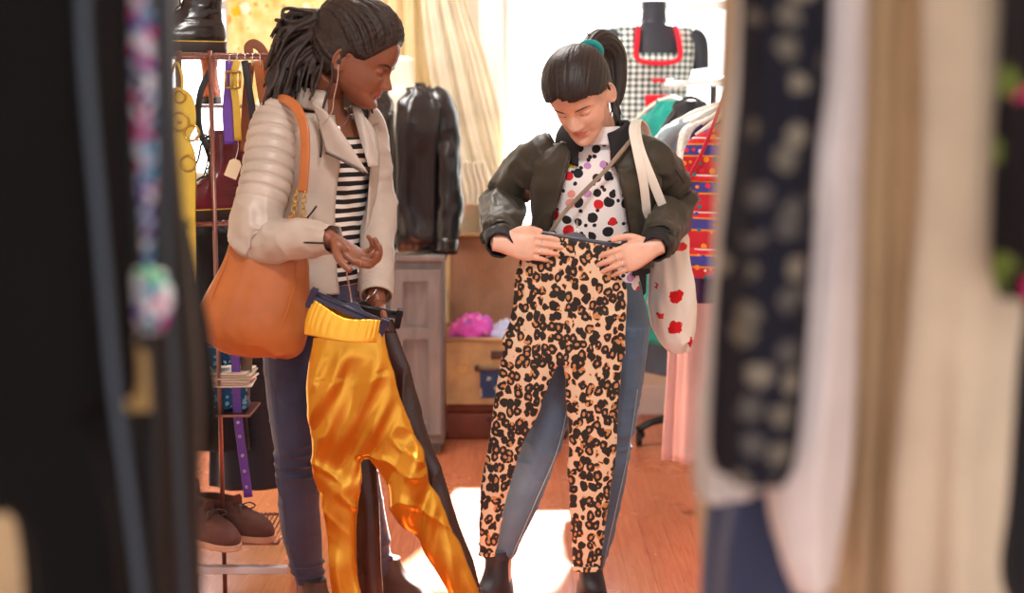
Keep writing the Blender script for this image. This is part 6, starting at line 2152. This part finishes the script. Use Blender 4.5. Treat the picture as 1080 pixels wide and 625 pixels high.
k4 = fg_cloth('jeans', 'dark blue jeans hanging below the flowered black dress', 'jeans', [(-130, 790, 860), (440, 770, 850), (540, 752, 850), (640, 744, 850), (780, 740, 850)], 1.38, m_dkden, .05, 3, .006, 5.0, gr)
k5 = fg_cloth('garment', 'beige garment with long vertical folds in the middle of the right foreground', 'garment', [(-130, 884, 992), (150, 880, 985), (330, 876, 978), (500, 868, 965), (640, 862, 950), (780, 858, 946)], 1.34, m_beige, .06, 6, .010, .6, gr)
k6 = fg_cloth('garment', 'pale cream garment hanging between the beige folds and the black clothes', 'garment', [(-130, 976, 1100), (150, 972, 1096), (330, 960, 1090), (500, 952, 1080), (640, 948, 1074), (780, 944, 1070)], 1.24, m_beige2, .06, 3, .009, 4.0, gr)
k7 = fg_cloth('blouse', 'black blouse with pink and green flowers at the right edge', 'blouse', [(-130, 1066, 1180), (60, 1060, 1180), (160, 1054, 1180), (270, 1052, 1180), (298, 1060, 1180)], 1.12, m_blkflo, .05, 3, .005, 2.2, gr)
k8 = fg_cloth('trousers', 'plain black trousers low at the right edge under the flowered blouse', 'trousers', [(-130, 1080, 1180), (280, 1080, 1180), (380, 1072, 1180), (520, 1060, 1180), (590, 1050, 1180), (606, 1056, 1180)], 1.2, m_blk, .05, 2, .005, 1.2, gr)
k9 = fg_cloth('garment', 'straw coloured garment glimpsed below the sheer white blouse', 'garment', [(-130, 772, 800), (470, 742, 790), (560, 738, 790), (640, 740, 790), (780, 742, 790)], 1.5, m_beige, .04, 3, .006, 3.0, gr)


def hanging_rail(label, a, b):
    root = thing('hanging_rail', label, 'clothes rail', (A(*a) + A(*b)) / 2, 'steel rails hung from the ceiling')
    a, b = A(*a), A(*b)
    mesh_obj('rail', gridmesh(tube([a, b], [.012] * 2, 16, 3)), M['metal'], root)
    for q in (.04, .96):
        c = a * (1 - q) + b * q
        mesh_obj('rod', gridmesh(tube([c, A(c[0], c[1], ZC)], [.007] * 2, 12, 2)), M['metal'], root)
hanging_rail('steel rail above the black coats on the left', (-.375, .95, 1.62), (-.375, 1.68, 1.62))
hanging_rail('steel rail above the nearest clothes on the right', (.16, 1.25, 1.62), (.62, 1.20, 1.62))
hanging_rail('steel rail just behind the nearest clothes on the right', (.18, 1.39, 1.63), (.62, 1.36, 1.63))
# ------------------------------------------------------------------ light and camera
def light():
    w = bpy.data.worlds.new('world'); SC.world = w
    w.use_nodes = True
    nt = w.node_tree
    bg = nt.nodes['Background']
    tc = nt.nodes.new('ShaderNodeTexCoord')
    sp = nt.nodes.new('ShaderNodeSeparateXYZ')
    nt.links.new(tc.outputs['Generated'], sp.inputs[0])
    mr = nt.nodes.new('ShaderNodeMapRange')
    mr.inputs['From Min'].default_value = -.2; mr.inputs['From Max'].default_value = .8
    mr.inputs['To Min'].default_value = 1.25; mr.inputs['To Max'].default_value = 3.2
    nt.links.new(sp.outputs[1], mr.inputs['Value'])
    bg.inputs['Color'].default_value = (.97, .98, 1.0, 1)
    nt.links.new(mr.outputs[0], bg.inputs['Strength'])
    sd = bpy.data.lights.new('sun', 'SUN')
    sd.energy = 46; sd.angle = R(1.2); sd.color = (1.0, .95, .89)
    so = bpy.data.objects.new('sun', sd)
    so.rotation_euler = Vector((-.12, -.76, -.56)).to_track_quat('-Z', 'Y').to_euler()
    COL.objects.link(so)
    SC.view_settings.view_transform = 'Standard'
    SC.view_settings.look = 'None'
    SC.view_settings.exposure = 0.55
    SC.view_settings.gamma = 1.0
    SC.view_settings.use_curve_mapping = False
    SC.cycles.use_denoising = True
    SC.cycles.max_bounces = 7
    SC.cycles.transparent_max_bounces = 12
    SC.cycles.caustics_reflective = False
    SC.cycles.caustics_refractive = False
    SC.cycles.sample_clamp_indirect = 6

def fill_lamp(label, x, y, e, r=.30, col=(1.0, .965, .92)):  # out-of-view lamp added at the ceiling to brighten the room
    root = thing('fill_lamp', label, 'lamp', (x, y, ZC), 'added ceiling fill lamps')
    mesh_obj('fill_lamp_base', gridmesh(lathe([(.002, 0), (r, 0), (r + .01, -.02), (r, -.05), (.01, -.052)], (x, y, ZC), 40)), mwh, root)
    ld = bpy.data.lights.new('fill_lamp_light', 'AREA')
    ld.shape = 'DISK'; ld.size = 2 * r; ld.energy = e; ld.color = col
    lo = bpy.data.objects.new('fill_lamp_light', ld)
    lo.location = (x, y, ZC - .056)
    COL.objects.link(lo)
fill_lamp('added fill lamp, unseen at the ceiling above the open floor in front of the shoppers', .1, 1.9, 34)
fill_lamp('added fill lamp, unseen at the ceiling above the cabinet and suitcases', -.35, 5.2, 30)

light()
make_camera()
